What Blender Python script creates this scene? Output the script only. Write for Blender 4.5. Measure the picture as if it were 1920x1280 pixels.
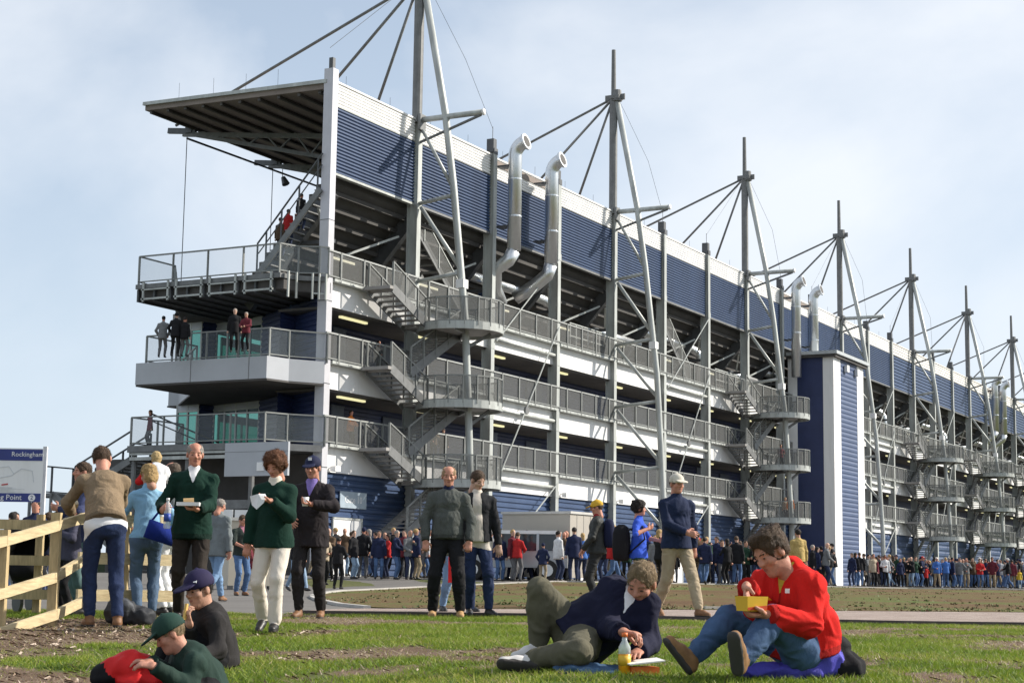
import bpy, math, random
import numpy as np
from mathutils import Vector, Matrix, noise
random.seed(7); rng = np.random.default_rng(7)
PI = math.pi
R = math.radians
scene = bpy.context.scene
for o in list(bpy.data.objects): bpy.data.objects.remove(o)
COL = scene.collection

# ------------------------------------------------------------ camera
F_PX = 3193.5; PITCH = .1387; ROLL = .0143; YAW = .4895
CAM = np.array([-58.70, -40.13, 0.0])
_c, _s = math.cos(YAW), math.sin(YAW)
FW = np.array([_c*math.cos(PITCH), _s*math.cos(PITCH), math.sin(PITCH)])
RT = np.array([_s, -_c, 0.0]); UP = np.cross(RT, FW); FWH = np.array([_c, _s, 0.0])
cd = bpy.data.cameras.new('camera'); cam = bpy.data.objects.new('camera', cd); COL.objects.link(cam)
cr, sr = math.cos(ROLL), math.sin(ROLL)
r2 = cr*RT + sr*UP; u2 = -sr*RT + cr*UP
cam.matrix_world = Matrix(((r2[0], u2[0], -FW[0], CAM[0]), (r2[1], u2[1], -FW[1], CAM[1]), (r2[2], u2[2], -FW[2], CAM[2]), (0, 0, 0, 1)))
cd.sensor_width = 36; cd.lens = F_PX/1920*36; cd.clip_end = 9000; cd.clip_start = .1
scene.camera = cam

# ------------------------------------------------------------ sky, sun, exposure
SUN = np.array([.88, -1.0, .87]); SUN = SUN/np.linalg.norm(SUN)
sun_el = math.asin(SUN[2]); sun_az = math.atan2(SUN[0], SUN[1])
W = bpy.data.worlds.new('World'); scene.world = W; W.use_nodes = True
nt = W.node_tree; nt.nodes.clear()
def N(t, typ, **kw):
    n = t.nodes.new(typ)
    for k, v in kw.items():
        if k.startswith('i_'):
            n.inputs[int(k[2:]) if k[2:].isdigit() else k[2:]].default_value = v
        else: setattr(n, k, v)
    return n
def ramp(t, fac, stops):
    n = t.nodes.new('ShaderNodeValToRGB'); t.links.new(fac, n.inputs[0])
    e = n.color_ramp.elements
    while len(e) < len(stops): e.new(.5)
    for k, (p, c) in enumerate(stops): e[k].position = p; e[k].color = (*c, 1) if len(c) == 3 else c
    return n
sky = N(nt, 'ShaderNodeTexSky', sky_type='NISHITA', sun_disc=False, sun_elevation=sun_el, sun_rotation=sun_az, air_density=1.0, dust_density=.7, ozone_density=1.4)
tc = N(nt, 'ShaderNodeTexCoord')
mp = N(nt, 'ShaderNodeMapping'); mp.inputs['Scale'].default_value = (1.0, 1.0, 1.45); mp.inputs['Location'].default_value = (3.1, .7, 1.9)
nt.links.new(tc.outputs['Generated'], mp.inputs[0])
nz = N(nt, 'ShaderNodeTexNoise', i_Scale=2.6, i_Detail=7.0, i_Roughness=.52, i_Distortion=.35); nt.links.new(mp.outputs[0], nz.inputs['Vector'])
cl = ramp(nt, nz.outputs[0], [(.40, (.0,)*3), (.66, (.9,)*3)])
mix = N(nt, 'ShaderNodeMix', data_type='RGBA')
nt.links.new(cl.outputs[0], mix.inputs[0]); nt.links.new(sky.outputs[0], mix.inputs[6])
mix.inputs[7].default_value = (9.3, 9.1, 9.0, 1)
# thin high veil, thicker towards the horizon
sx_ = N(nt, 'ShaderNodeSeparateXYZ'); nt.links.new(tc.outputs['Generated'], sx_.inputs[0])
vr = ramp(nt, sx_.outputs[2], [(.0, (.86,)*3), (.16, (.62,)*3), (.45, (.36,)*3)])
veil = N(nt, 'ShaderNodeMix', data_type='RGBA'); nt.links.new(vr.outputs[0], veil.inputs[0])
nt.links.new(mix.outputs[2], veil.inputs[6]); veil.inputs[7].default_value = (6.4, 7.3, 8.4, 1)
bg = N(nt, 'ShaderNodeBackground'); bg.inputs[1].default_value = .092
nt.links.new(veil.outputs[2], bg.inputs[0])
wo = N(nt, 'ShaderNodeOutputWorld'); nt.links.new(bg.outputs[0], wo.inputs[0])
sd = bpy.data.lights.new('sun', 'SUN'); sd.energy = 5.0; sd.angle = R(.55); sd.color = (1, .93, .83)
so = bpy.data.objects.new('sun', sd); COL.objects.link(so)
so.rotation_euler = Vector(SUN).to_track_quat('Z', 'Y').to_euler(); so.location = (0, -60, 80)
scene.view_settings.view_transform = 'Standard'; scene.view_settings.look = 'None'
scene.view_settings.exposure = .42; scene.view_settings.gamma = 1; scene.view_settings.use_curve_mapping = False

# ------------------------------------------------------------ coordinates
def ray(x, y):
    a, b = x-960, 640-y
    X = cr*a - sr*b; Y = sr*a + cr*b
    return FW + RT*X/F_PX + UP*Y/F_PX
def onX(x, y, v): d = ray(x, y); return CAM + d*((v-CAM[0])/d[0])
def onY(x, y, v): d = ray(x, y); return CAM + d*((v-CAM[1])/d[1])
def onZ(x, y, v): d = ray(x, y); return CAM + d*((v-CAM[2])/d[2])
GZ = np.array([0, 9, 15, 17.5, 21.6, 24, 30, 45, 54, 62, 75, 110, 400, 4000.])
GA = np.array([-.66, -.64, -.52, -.47, -.46, -.46, -.45, -.42, -.40, .03, .05, .05, -.1, -3.])
GB = np.array([-.505, -.505, -.495, -.48, -.455, -.44, -.40, -.18, -.07, -.02, .03, .0, -.1, -3.])
GC = np.array([-.505, -.505, -.50, -.495, -.485, -.47, -.44, -.28, -.19, -.15, -.13, -.11, -.1, -3.])
def gz(x, y):
    dx, dy = x-CAM[0], y-CAM[1]
    dep = dx*FWH[0]+dy*FWH[1]; lat = dx*RT[0]+dy*RT[1]; rr = math.hypot(dx, dy)
    a = max(-.5, min(.5, math.atan2(lat, dep) if rr > .01 else 0)); px = 960+F_PX*math.tan(a)
    A, B, C = np.interp(rr, GZ, GA), np.interp(rr, GZ, GB), np.interp(rr, GZ, GC)
    bump = .018*noise.noise(Vector((x*.7, y*.7, 0))) if rr < 21 else 0
    return float(np.interp(px, [600, 1040, 1700], [A, B, C])) + bump
def pos(px, Z, dz=0):
    """point on the ground seen in photo column px, Z metres away along the view"""
    d = ray(px, 1086+.0143*(px-960)); d = d/(d@FWH); p = CAM + d*Z
    return np.array([p[0], p[1], gz(p[0], p[1])+dz])

# ------------------------------------------------------------ helpers
def tag(o, label, cat, group=None):
    o['label'] = label; o['category'] = cat
    if group: o['group'] = group
    return o
def empty(name, loc, label=None, cat=None, group=None, rz=0):
    o = bpy.data.objects.new(name, None); COL.objects.link(o); o.location = loc; o.rotation_euler = (0, 0, rz); o.empty_display_size = .2
    if label: tag(o, label, cat, group)
    return o
def link(name, me, parent=None, loc=None):
    o = bpy.data.objects.new(name, me); COL.objects.link(o)
    if parent: o.parent = parent
    if loc is not None: o.location = loc
    return o
class MB:
    def __init__(s): s.v = []; s.f = []; s.m = []
    def add(s, vs, fs, m=0):
        b = len(s.v); s.v += [tuple(map(float, p)) for p in vs]; s.f += [tuple(b+i for i in f) for f in fs]; s.m += [m]*len(fs); return s
    def box(s, a, b, m=0):
        x0, y0, z0 = np.minimum(a, b); x1, y1, z1 = np.maximum(a, b)
        return s.add([(x0,y0,z0),(x1,y0,z0),(x1,y1,z0),(x0,y1,z0),(x0,y0,z1),(x1,y0,z1),(x1,y1,z1),(x0,y1,z1)],
                     [(0,3,2,1),(4,5,6,7),(0,1,5,4),(1,2,6,5),(2,3,7,6),(3,0,4,7)], m)
    def beam(s, a, b, w, h, m=0, up=(0, 0, 1)):
        a = np.array(a, float); b = np.array(b, float); d = b-a; L = np.linalg.norm(d); d = d/L
        u = np.array(up, float)
        if abs(d@u) > .98: u = np.array([0, 1., 0])
        x = np.cross(d, u); x /= np.linalg.norm(x); y = np.cross(x, d)
        vs = []
        for p in (a, b):
            for i, j in ((-1,-1),(1,-1),(1,1),(-1,1)): vs.append(p + x*w/2*i + y*h/2*j)
        return s.add(vs, [(0,1,2,3),(7,6,5,4),(0,4,5,1),(1,5,6,2),(2,6,7,3),(3,7,4,0)], m)
    def tube(s, path, r, n=8, m=0, cap=True):
        P = [np.array(p, float) for p in path]; rs = r if hasattr(r, '__len__') else [r]*len(P)
        prev = None; vs = []
        for i, p in enumerate(P):
            t = (P[min(i+1, len(P)-1)]-P[max(i-1, 0)]); t = t/(np.linalg.norm(t)+1e-9)
            if prev is None:
                u = np.array([0, 0, 1.]) if abs(t[2]) < .9 else np.array([1., 0, 0])
            else: u = prev
            x = u - t*(u@t); x /= np.linalg.norm(x); prev = x; y = np.cross(t, x)
            for k in range(n):
                a = 2*PI*k/n; vs.append(p + rs[i]*(math.cos(a)*x+math.sin(a)*y))
        fs = []
        for i in range(len(P)-1):
            for k in range(n):
                k2 = (k+1) % n; fs.append((i*n+k, i*n+k2, (i+1)*n+k2, (i+1)*n+k))
        if cap: fs.append(tuple(range(n-1, -1, -1))); fs.append(tuple((len(P)-1)*n+k for k in range(n)))
        return s.add(vs, fs, m)
    def quad(s, a, b, c, d, m=0): return s.add([a, b, c, d], [(0, 1, 2, 3)], m)
    def prism(s, poly, z0, z1, m=0):
        n = len(poly); vs = [(p[0], p[1], z0) for p in poly] + [(p[0], p[1], z1) for p in poly]
        return s.add(vs, [tuple(range(n-1, -1, -1)), tuple(range(n, 2*n))] + [(i, (i+1) % n, n+(i+1) % n, n+i) for i in range(n)], m)
    def mesh(s, name, mats, smooth=False):
        me = bpy.data.meshes.new(name); me.from_pydata(s.v, [], s.f)
        for m in (mats if isinstance(mats, (list, tuple)) else [mats]): me.materials.append(m)
        me.polygons.foreach_set('material_index', s.m)
        if smooth: me.polygons.foreach_set('use_smooth', [True]*len(s.f))
        me.update(); return me
    def build(s, name, mats, parent=None, smooth=False, loc=None): return link(name, s.mesh(name, mats, smooth), parent, loc)

# ------------------------------------------------------------ materials
_M = {}
def mat(name, col, rough=.6, metal=0., var=.12, vs=4., bump=0., bs=30., spec=.5, stretch=(1, 1, 1), dirt=None, world=False):
    if name in _M: return _M[name]
    m = bpy.data.materials.new(name); m.use_nodes = True; t = m.node_tree; b = t.nodes['Principled BSDF']
    b.inputs['Roughness'].default_value = rough; b.inputs['Metallic'].default_value = metal; b.inputs['Specular IOR Level'].default_value = spec
    tcn = N(t, 'ShaderNodeTexCoord'); mpn = N(t, 'ShaderNodeMapping'); mpn.inputs['Scale'].default_value = stretch
    t.links.new(N(t, 'ShaderNodeNewGeometry').outputs['Position'] if world else tcn.outputs['Object'], mpn.inputs[0])
    n1 = N(t, 'ShaderNodeTexNoise', i_Scale=vs, i_Detail=5., i_Roughness=.6); t.links.new(mpn.outputs[0], n1.inputs['Vector'])
    lo = tuple(c*(1-var) for c in col); hi = tuple(min(1, c*(1+var)) for c in col)
    rp = ramp(t, n1.outputs[0], [(.3, lo), (.7, hi)])
    out = rp.outputs[0]
    if dirt:
        n2 = N(t, 'ShaderNodeTexNoise', i_Scale=dirt[1], i_Detail=8., i_Roughness=.7); t.links.new(mpn.outputs[0], n2.inputs['Vector'])
        r3 = ramp(t, n2.outputs[0], [(.52, (0,)*3), (.75, (dirt[2],)*3)])
        mx = N(t, 'ShaderNodeMix', data_type='RGBA'); t.links.new(r3.outputs[0], mx.inputs[0]); t.links.new(out, mx.inputs[6]); mx.inputs[7].default_value = (*dirt[0], 1)
        out = mx.outputs[2]
    t.links.new(out, b.inputs['Base Color'])
    if bump:
        n3 = N(t, 'ShaderNodeTexNoise', i_Scale=bs, i_Detail=9., i_Roughness=.72); t.links.new(mpn.outputs[0], n3.inputs['Vector'])
        bp = N(t, 'ShaderNodeBump', i_Strength=bump, i_Distance=.02); t.links.new(n3.outputs[0], bp.inputs['Height']); t.links.new(bp.outputs[0], b.inputs['Normal'])
    _M[name] = m; return m
def emis(name, col, st):
    m = bpy.data.materials.new(name); m.use_nodes = True; b = m.node_tree.nodes['Principled BSDF']
    b.inputs['Base Color'].default_value = (*col, 1); b.inputs['Emission Color'].default_value = (*col, 1); b.inputs['Emission Strength'].default_value = st
    return m
def see_through(name, col, alpha, rough=.5, metal=.5):
    m = mat(name, col, rough, metal, .1); t = m.node_tree; b = t.nodes['Principled BSDF']; o = t.nodes['Material Output']
    tr = N(t, 'ShaderNodeBsdfTransparent'); mx = N(t, 'ShaderNodeMixShader'); mx.inputs[0].default_value = alpha
    t.links.new(tr.outputs[0], mx.inputs[1]); t.links.new(b.outputs[0], mx.inputs[2]); t.links.new(mx.outputs[0], o.inputs[0]); return m
GALV = mat('galvanised steel', (.42, .44, .42), .5, .2, .22, 2.2, .05, 20., stretch=(1, 1, .25), dirt=((.24, .235, .22), 1.6, .4), world=True)
GALVD = mat('weathered steel', (.17, .175, .175), .55, .2, .18, 3.)
RAILM = mat('rail steel', (.22, .23, .22), .5, .2, .15, 3.); RAILT = mat('bright top rail', (.34, .35, .335), .5, .2, .12, 3.)
DKST = mat('dark steel', (.10, .105, .11), .55, .4, .15, 3.)
SILV = mat('bright duct metal', (.66, .68, .69), .32, .85, .06, 5., .04, 8.)
COLW = mat('corner column paint', (.56, .56, .61), .5, 0, .05, 2.)
WHT = mat('white cladding paint', (.80, .80, .79), .5, 0, .05, 1.5, stretch=(1, 1, .10), dirt=((.50, .49, .46), 2.6, .28), world=True)
CREAM = mat('cream fascia paint', (.76, .74, .70), .5, 0, .05, 1.5, stretch=(1, 1, .10), dirt=((.5, .48, .44), 2.2, .2), world=True)
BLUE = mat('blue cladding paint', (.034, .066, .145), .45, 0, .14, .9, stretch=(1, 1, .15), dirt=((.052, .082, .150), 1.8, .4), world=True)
NAVY = mat('navy cladding and painted shade', (.026, .040, .115), .5, 0, .12, 1.2)
TOWB = mat('tower cladding paint', (.050, .080, .165), .5, 0, .10, .6, world=True)
GREYW = mat('grey balcony panel', (.42, .44, .47), .5, 0, .05, 1.)
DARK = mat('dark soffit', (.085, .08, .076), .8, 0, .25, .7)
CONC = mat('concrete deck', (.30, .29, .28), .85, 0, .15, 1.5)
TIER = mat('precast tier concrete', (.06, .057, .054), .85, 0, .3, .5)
ROOFM = mat('roof decking underside', (.23, .19, .165), .75, 0, .2, .6)
MESHM = see_through('woven mesh infill', (.125, .13, .125), .50, .6, .05)
GLASSR = see_through('clear rail glass', (.35, .40, .42), .18, .15, .0)
LIGHT = emis('fluorescent tube', (1, .93, .52), .62)
TEAL = bpy.data.materials.new('teal glass'); TEAL.use_nodes = True
_t = TEAL.node_tree; _b = _t.nodes['Principled BSDF']; _b.inputs['Base Color'].default_value = (.01, .05, .045, 1); _b.inputs['Roughness'].default_value = .06
_tr = N(_t, 'ShaderNodeBsdfTransparent'); _tr.inputs[0].default_value = (.16, .52, .42, 1); _mx = N(_t, 'ShaderNodeMixShader'); _mx.inputs[0].default_value = .38
_t.links.new(_tr.outputs[0], _mx.inputs[1]); _t.links.new(_b.outputs[0], _mx.inputs[2]); _t.links.new(_mx.outputs[0], _t.nodes['Material Output'].inputs[0])

# ============================================================ GRANDSTAND
BAY = 7.31; NB = 26; LV = (5.39, 8.89, 12.39); XE = NB*BAY
G = empty('grandstand', (0, 0, 0), 'long blue and white grandstand with masts and cable stayed roof behind the crowd', 'grandstand')
_shared = {}
def part(name, key, fn, mats, loc, parent=G, smooth=False):
    if key not in _shared:
        mb = MB(); fn(mb); _shared[key] = mb.mesh(name, mats, smooth)
    return link(name, _shared[key], parent, loc)
def corr(mb, x0, x1, z0, z1, y, pitch, dep, m=0):
    n = max(1, round((z1-z0)/pitch)); p = (z1-z0)/n; pr = []
    for i in range(n):
        z = z0+i*p; pr += [(z, 0), (z+p*.18, -dep), (z+p*.62, -dep), (z+p*.80, 0)]
    pr.append((z1, 0)); vs = []
    for z, d in pr: vs += [(x0, y+d, z), (x1, y+d, z)]
    return mb.add(vs, [(2*i, 2*i+1, 2*i+3, 2*i+2) for i in range(len(pr)-1)], m)

# columns (H sections) and the taller corner column
def hcol(mb, top=21.25):
    mb.box((-.17, 0, -1), (.17, .03, top)); mb.box((-.02, .03, -1), (.02, .52, top)); mb.box((-.17, .52, -1), (.17, .55, top))
    for z in (4.3, 7.8, 11.3, 17.0): mb.box((-.2, -.015, z), (.2, .0, z+.35))
def colcap(mb):
    mb.box((-.16, .05, 21.26), (.16, .45, 21.95)); mb.box((-.18, -.02, 21.15), (.18, .02, 21.45)); mb.tube([(0, .2, 21.9), (0, .2, 22.6)], .018, 5)
cc = MB(); cc.box((0, 0, 15.0), (.42, .46, 21.6)); cc.box((.02, .02, 15-.03), (.40, .44, 15.0), 1); cc.box((0, 0, -1), (.42, .46, 14.97), 2); cc.box((.1, .1, 21.6), (.3, .3, 22.1), 1)
for z in (4.5, 8.0, 11.5): cc.box((-.012, -.012, z), (.432, .47, z+.03), 1)
corner = cc.build('column', [COLW, DKST, mat('corner column lower paint', (.50, .50, .53), .5, 0, .06, 2.)], G); corner['label'] = 'tall pale corner column'
for n in range(1, NB+1):
    part('column', 'col', hcol, GALV, (n*BAY, 0, 0))
    if n % 3 != 1: part('column_cap', 'cap', colcap, DKST, (n*BAY, 0, 0))

# masts with legs, outriggers, struts and stays
LEG = [(0.05, 27.9), (-1.31, 21.23), (-1.82, 17.76), (-2.2, 14.5), (-2.55, 11.6), (-2.8, 7.5), (-2.97, 4.0), (-3.0, -1)]
def leg_y(z): return float(np.interp(z, [p[1] for p in LEG][::-1], [p[0] for p in LEG][::-1]))
STAIR_AT = (1, 7, 13, 16, 19)
def mk_mast(mb):
    mb.tube([(0, .22, 21.0), (0, .22, 27.9)], .235, 12); mb.tube([(0, .22, 27.85), (-.03, .22, 30.8)], [.15, .12], 10)
    mb.tube([(0, .0, 27.7), (0, .0, 28.35)], [.30, .24], 10); mb.box((-.3, -.25, 27.8), (.3, .3, 28.0)); mb.box((-.04, -.5, 27.75), (.04, .75, 28.1))
def mk_leg(mb): mb.tube([(0, y, z) for y, z in LEG], .17, 10)
def mk_out(mb):
    mb.tube([(0, .0, 21.1), (0, -3.3, 21.1)], .14, 10); mb.tube([(0, -3.3, 21.1), (0, -3.36, 21.1)], .16, 10, 1)
def mk_out2(mb): mb.tube([(0, -3.2, 20.98), (0, .0, 20.05)], .07, 8); mb.box((-.25, -.12, 20.6), (.25, .02, 21.35))
for n in range(1, NB, 3):
    M_ = part('mast', 'mast', mk_mast, GALVD, (n*BAY, 0, 0), smooth=False)
    part('leg', 'leg', mk_leg, GALV, (0, 0, 0), M_, True)
    part('outrigger', 'outr', mk_out, [GALV, WHT], (0, 0, 0), M_, True); part('outrigger_brace', 'outr2', mk_out2, GALVD, (0, 0, 0), M_)
    part('diagonal', 'dg0', lambda mb: mb.tube([(0, -.1, 20.6), (0, leg_y(17.6), 17.6)], .085, 8), GALV, (0, 0, 0), M_, True)
    zs = [17.25, 13.45, 9.9, 6.2] if n not in STAIR_AT else [17.25, 13.6]
    for i, z in enumerate(zs):
        part('strut', 'st%.1f' % z, lambda mb: mb.tube([(0, 0, z-.12), (0, leg_y(z), z+.12)], .10, 8), GALV, (0, 0, 0), M_, True)
        z2 = (zs[i+1] if i+1 < len(zs) else z-3.6)+.3
        if not (n in STAIR_AT and i == 1): part('diagonal', 'dg%.1f' % z, lambda mb: mb.tube([(0, -.1, z-.3), (0, leg_y(z2), z2)], .10, 8), GALV, (0, 0, 0), M_, True)
    for k, (y, z) in enumerate(((2.8, 21.25), (6.9, 21.75), (14.5, 22.5))):
        part('stay_rod', 'stay%d' % k, lambda mb: mb.tube([(0, .25, 27.9), (0, y, z)], .075, 7), GALVD, (0, 0, 0), M_, True)
    part('lightning_wire', 'lwire', lambda mb: (mb.tube([(0, .0, 28.0), (2.5, -.9, 24.6), (BAY, .2, 22.5)], .012, 4), mb.tube([(-.1, .2, 28), (-BAY, .2, 22.5)], .012, 4)), DKST, (0, 0, 0), M_)
    part('junction_box', 'jb', lambda mb: mb.box((-.22, -.2, -.2), (.22, .2, .2)), WHT, (0, leg_y(13.2), 13.2), M_)

# cladding under the eaves: white strip above blue strip, one sheet each per bay
for n in range(NB):
    x0 = n*BAY; a = .5 if n == 0 else .17; duct = n in (2, 8, 17)
    fine = n < 12
    off = .16 if duct else 0
    part('cladding_panel', ('w', n == 0, fine), lambda mb: (corr(mb, a, BAY-.17, 20.1, 21.1, .25, .14 if fine else .25, .05), mb.box((a, .16, 21.1), (BAY-.17, .4, 21.18))), WHT if n < 5 else CREAM, (x0, off, 0))
    part('cladding_panel', ('b', n == 0, fine), lambda mb: corr(mb, a, BAY-.17, 17.15, 20.06, .25, .15 if fine else .3, .065), BLUE, (x0, off, 0))
    part('edge_trim', ('t', n == 0), lambda mb: (mb.box((a, .19, 20.06), (BAY-.17, .26, 20.1)), mb.box((a, .17, 17.05), (BAY-.17, .4, 17.15))), GALV if not n % 3 == 1 else GALVD, (x0, off, 0))
for n in range(12):
    part('lightning_rod', 'lr', lambda mb: [mb.tube([(BAY*t, .8, 21.1), (BAY*t, .8, 21.9)], .009, 4) for t in (.3, .8)], DKST, (n*BAY, 0, 0))

# roof canopy with purlins and trusses
def rz(y): return 20.72 + (y-.3)*(1.62/13.4)
rf = MB(); y0, y1 = .32, 13.7
P4 = [(0.05, y0), (4.0, y1), (XE, y1), (XE, y0)]
rf.add([(x, y, rz(y)) for x, y in P4] + [(x, y, rz(y)+.3) for x, y in P4], [(0, 1, 2, 3), (7, 6, 5, 4), (0, 4, 5, 1), (1, 5, 6, 2), (2, 6, 7, 3), (3, 7, 4, 0)])
roof = rf.build('roof', ROOFM, G)
for k in range(10):
    y = .9+k*1.38; xs = .05+(y-y0)/(y1-y0)*3.95
    m = MB(); m.box((xs+.1, y-.07, rz(y)-.15), (XE, y+.07, rz(y)-.02)); m.build('purlin', DARK, roof)
def truss(mb):
    q0, q1 = np.array([0, .6, 18.7]), np.array([0, 13.6, 21.95])
    mb.beam(q0, q1, .13, .18); N_ = 7
    for i in range(N_):
        a = q0+(q1-q0)*(i/N_); b = q0+(q1-q0)*((i+.5)/N_); c = q0+(q1-q0)*((i+1)/N_)
        b2 = np.array([0, b[1], rz(b[1])-.27]); mb.beam(a, b2, .08, .08); mb.beam(b2, c, .08, .08)
    mb.beam((0, .4, rz(.4)-.4), (0, 14.0, rz(14)-.4), .14, .22)
def eave_tip(mb): mb.beam((0, 13.2, 22.05), (0, 14.95, 22.27), .16, .28); mb.box((-.12, 13.4, 22.0), (.12, 13.8, 22.5))
for n in range(1, NB):
    part('roof_truss', 'truss', truss, GALVD, (n*BAY, 0, 0), roof); part('eave_bracket', 'tip', eave_tip, DKST, (n*BAY, 0, 0), roof)
m = MB(); m.tube([(BAY, 13.75, 21.75), (XE, 13.75, 21.75)], .06, 6); m.build('catwalk_rail', DKST, roof)
m = MB(); m.add([(0, y0-.02, rz(y0)+.3), (3.95, y1, rz(y1)+.3), (3.95, y1, rz(y1)+.42), (0, y0-.02, rz(y0)+.42)], [(0, 1, 2, 3)]); m.beam((0.0, y0, rz(y0)+.32), (3.93, y1+.05, rz(y1)+.32), .12, .16); m.build('roof_edge_trim', GALV, roof)
for n, zb in ((1, 8.5), (2, 12.5)):
    m = MB(); m.tube([(n*BAY, 13.75, 21.9), (n*BAY, 13.75, zb)], .022, 5); m.build('drop_cable', DKST, roof)
m = MB(); m.tube([(14.9, 13.3, 21.9), (14.9, 13.3, 21.3)], .02, 5); m.tube([(14.9, 13.25, 21.35), (14.9, 13.05, 20.95)], [.12, .22], 10); m.build('loudspeaker', DKST, roof)
for t in (.25, .42, .6, .8):
    p = (.05+t*3.9, y0+t*13.3, rz(y0+t*13.3)+.3); m = MB(); m.tube([p, (p[0], p[1], p[2]+.85)], .009, 4); m.build('lightning_rod', DKST, roof)

# raked seating tier (seen from underneath) and its raker beams
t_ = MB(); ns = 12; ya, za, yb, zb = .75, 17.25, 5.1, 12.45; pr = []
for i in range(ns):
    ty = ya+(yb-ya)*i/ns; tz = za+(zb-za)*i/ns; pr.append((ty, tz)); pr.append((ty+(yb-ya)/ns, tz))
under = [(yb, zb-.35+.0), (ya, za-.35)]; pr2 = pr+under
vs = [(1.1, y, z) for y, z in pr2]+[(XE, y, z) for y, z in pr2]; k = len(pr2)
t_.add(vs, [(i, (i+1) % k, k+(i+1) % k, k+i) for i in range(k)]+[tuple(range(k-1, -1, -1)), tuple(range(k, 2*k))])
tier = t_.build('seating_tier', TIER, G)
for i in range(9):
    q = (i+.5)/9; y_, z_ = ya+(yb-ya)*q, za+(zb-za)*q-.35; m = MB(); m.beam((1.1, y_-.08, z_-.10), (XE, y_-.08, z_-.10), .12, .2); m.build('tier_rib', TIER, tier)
def raker(mb): mb.beam((0, .7, 16.5), (0, 5.0, 11.75), .32, .7, up=(0, 0, 1)); mb.beam((0, .5, 14.3), (0, 2.9, 14.35), .12, .16)
for n in range(0, NB): part('raker_beam', 'raker', raker, DKST, (n*BAY+(1.2 if n == 0 else .35), 0, 0), tier)
for n in range(NB):
    part('cross_brace', 'tbr', lambda mb: (mb.beam((.5, .9, 15.6), (BAY*.5, 2.4, 14.0), .1, .1), mb.beam((BAY-.3, .9, 15.6), (BAY*.5, 2.4, 14.0), .1, .1)), GALV, (n*BAY, 0, 0), tier)
# stair with rail up the end of the tier
m = MB(); m.beam((-.1, .4, 16.3), (-.1, 3.6, 12.75), .1, .26); [m.box((-.1, .45+i*.245, 16.25-i*.27), (1.1, .72+i*.245, 16.30-i*.27)) for i in range(13)]; es = m.build('stair_stringer', GALVD, tier)
m = MB(); m.tube([(-.1, .35, 17.85), (-.1, 3.1, 14.75), (-.1, 3.6, 14.2), (-.1, 3.6, 12.9)], .045, 6); m.tube([(-.1, .35, 17.35), (-.1, 3.1, 14.25), (-.1, 3.55, 13.75)], .03, 6)
for t in (.06, .4, .72, 1): m.tube([(-.1, .4+2.75*t, 16.4-3.05*t), (-.1, .4+2.75*t, 17.8-3.1*t)], .04, 6)
m.build('stair_rail', DKST, tier)

# galleries: slab, spandrel, deck edge, guard rail, recess wall, soffit, tube lights
def rail(parent, path, h=1.22, step=1.8, infill=MESHM, m=None, split=True, name='guard_rail'):
    m = m or RAILM
    P = [np.array(p, float) for p in path]
    tp, lw, inf, allp = MB(), MB(), MB(), MB()
    for a, b in zip(P, P[1:]): tp.beam(a+(0, 0, h), b+(0, 0, h), .07, .06); lw.beam(a+(0, 0, .12), b+(0, 0, .12), .05, .05)
    o = tp.build(name, m, parent); kid = o if parent is G else parent
    lw.build('lower_rail', m, kid)
    for i, (a, b) in enumerate(zip(P, P[1:])):
        L = np.linalg.norm(b-a); k = max(1, round(L/step)); d = (b-a)/L
        for j in range(k+1 if i == len(P)-2 else k):
            c = a+(b-a)*j/k; q = MB() if split else allp
            q.beam(c+(0, 0, -.05), c+(0, 0, h), .09, .05, up=(d[0], d[1], 0))
            if split: q.build('post', m, kid)
        inf.quad(a+(0, 0, .14), b+(0, 0, .14), b+(0, 0, h-.04), a+(0, 0, h-.04))
    if not split: allp.build('posts', m, kid)['kind'] = 'stuff'
    if infill: inf.build('infill_panel', infill, kid)
    return o
def gal_rail(mb): mb.box((.02, -.06, 1.235), (BAY-.02, .01, 1.305))
def gal_low(mb): mb.box((.02, -.05, .165), (BAY-.02, .0, .225))
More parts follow.
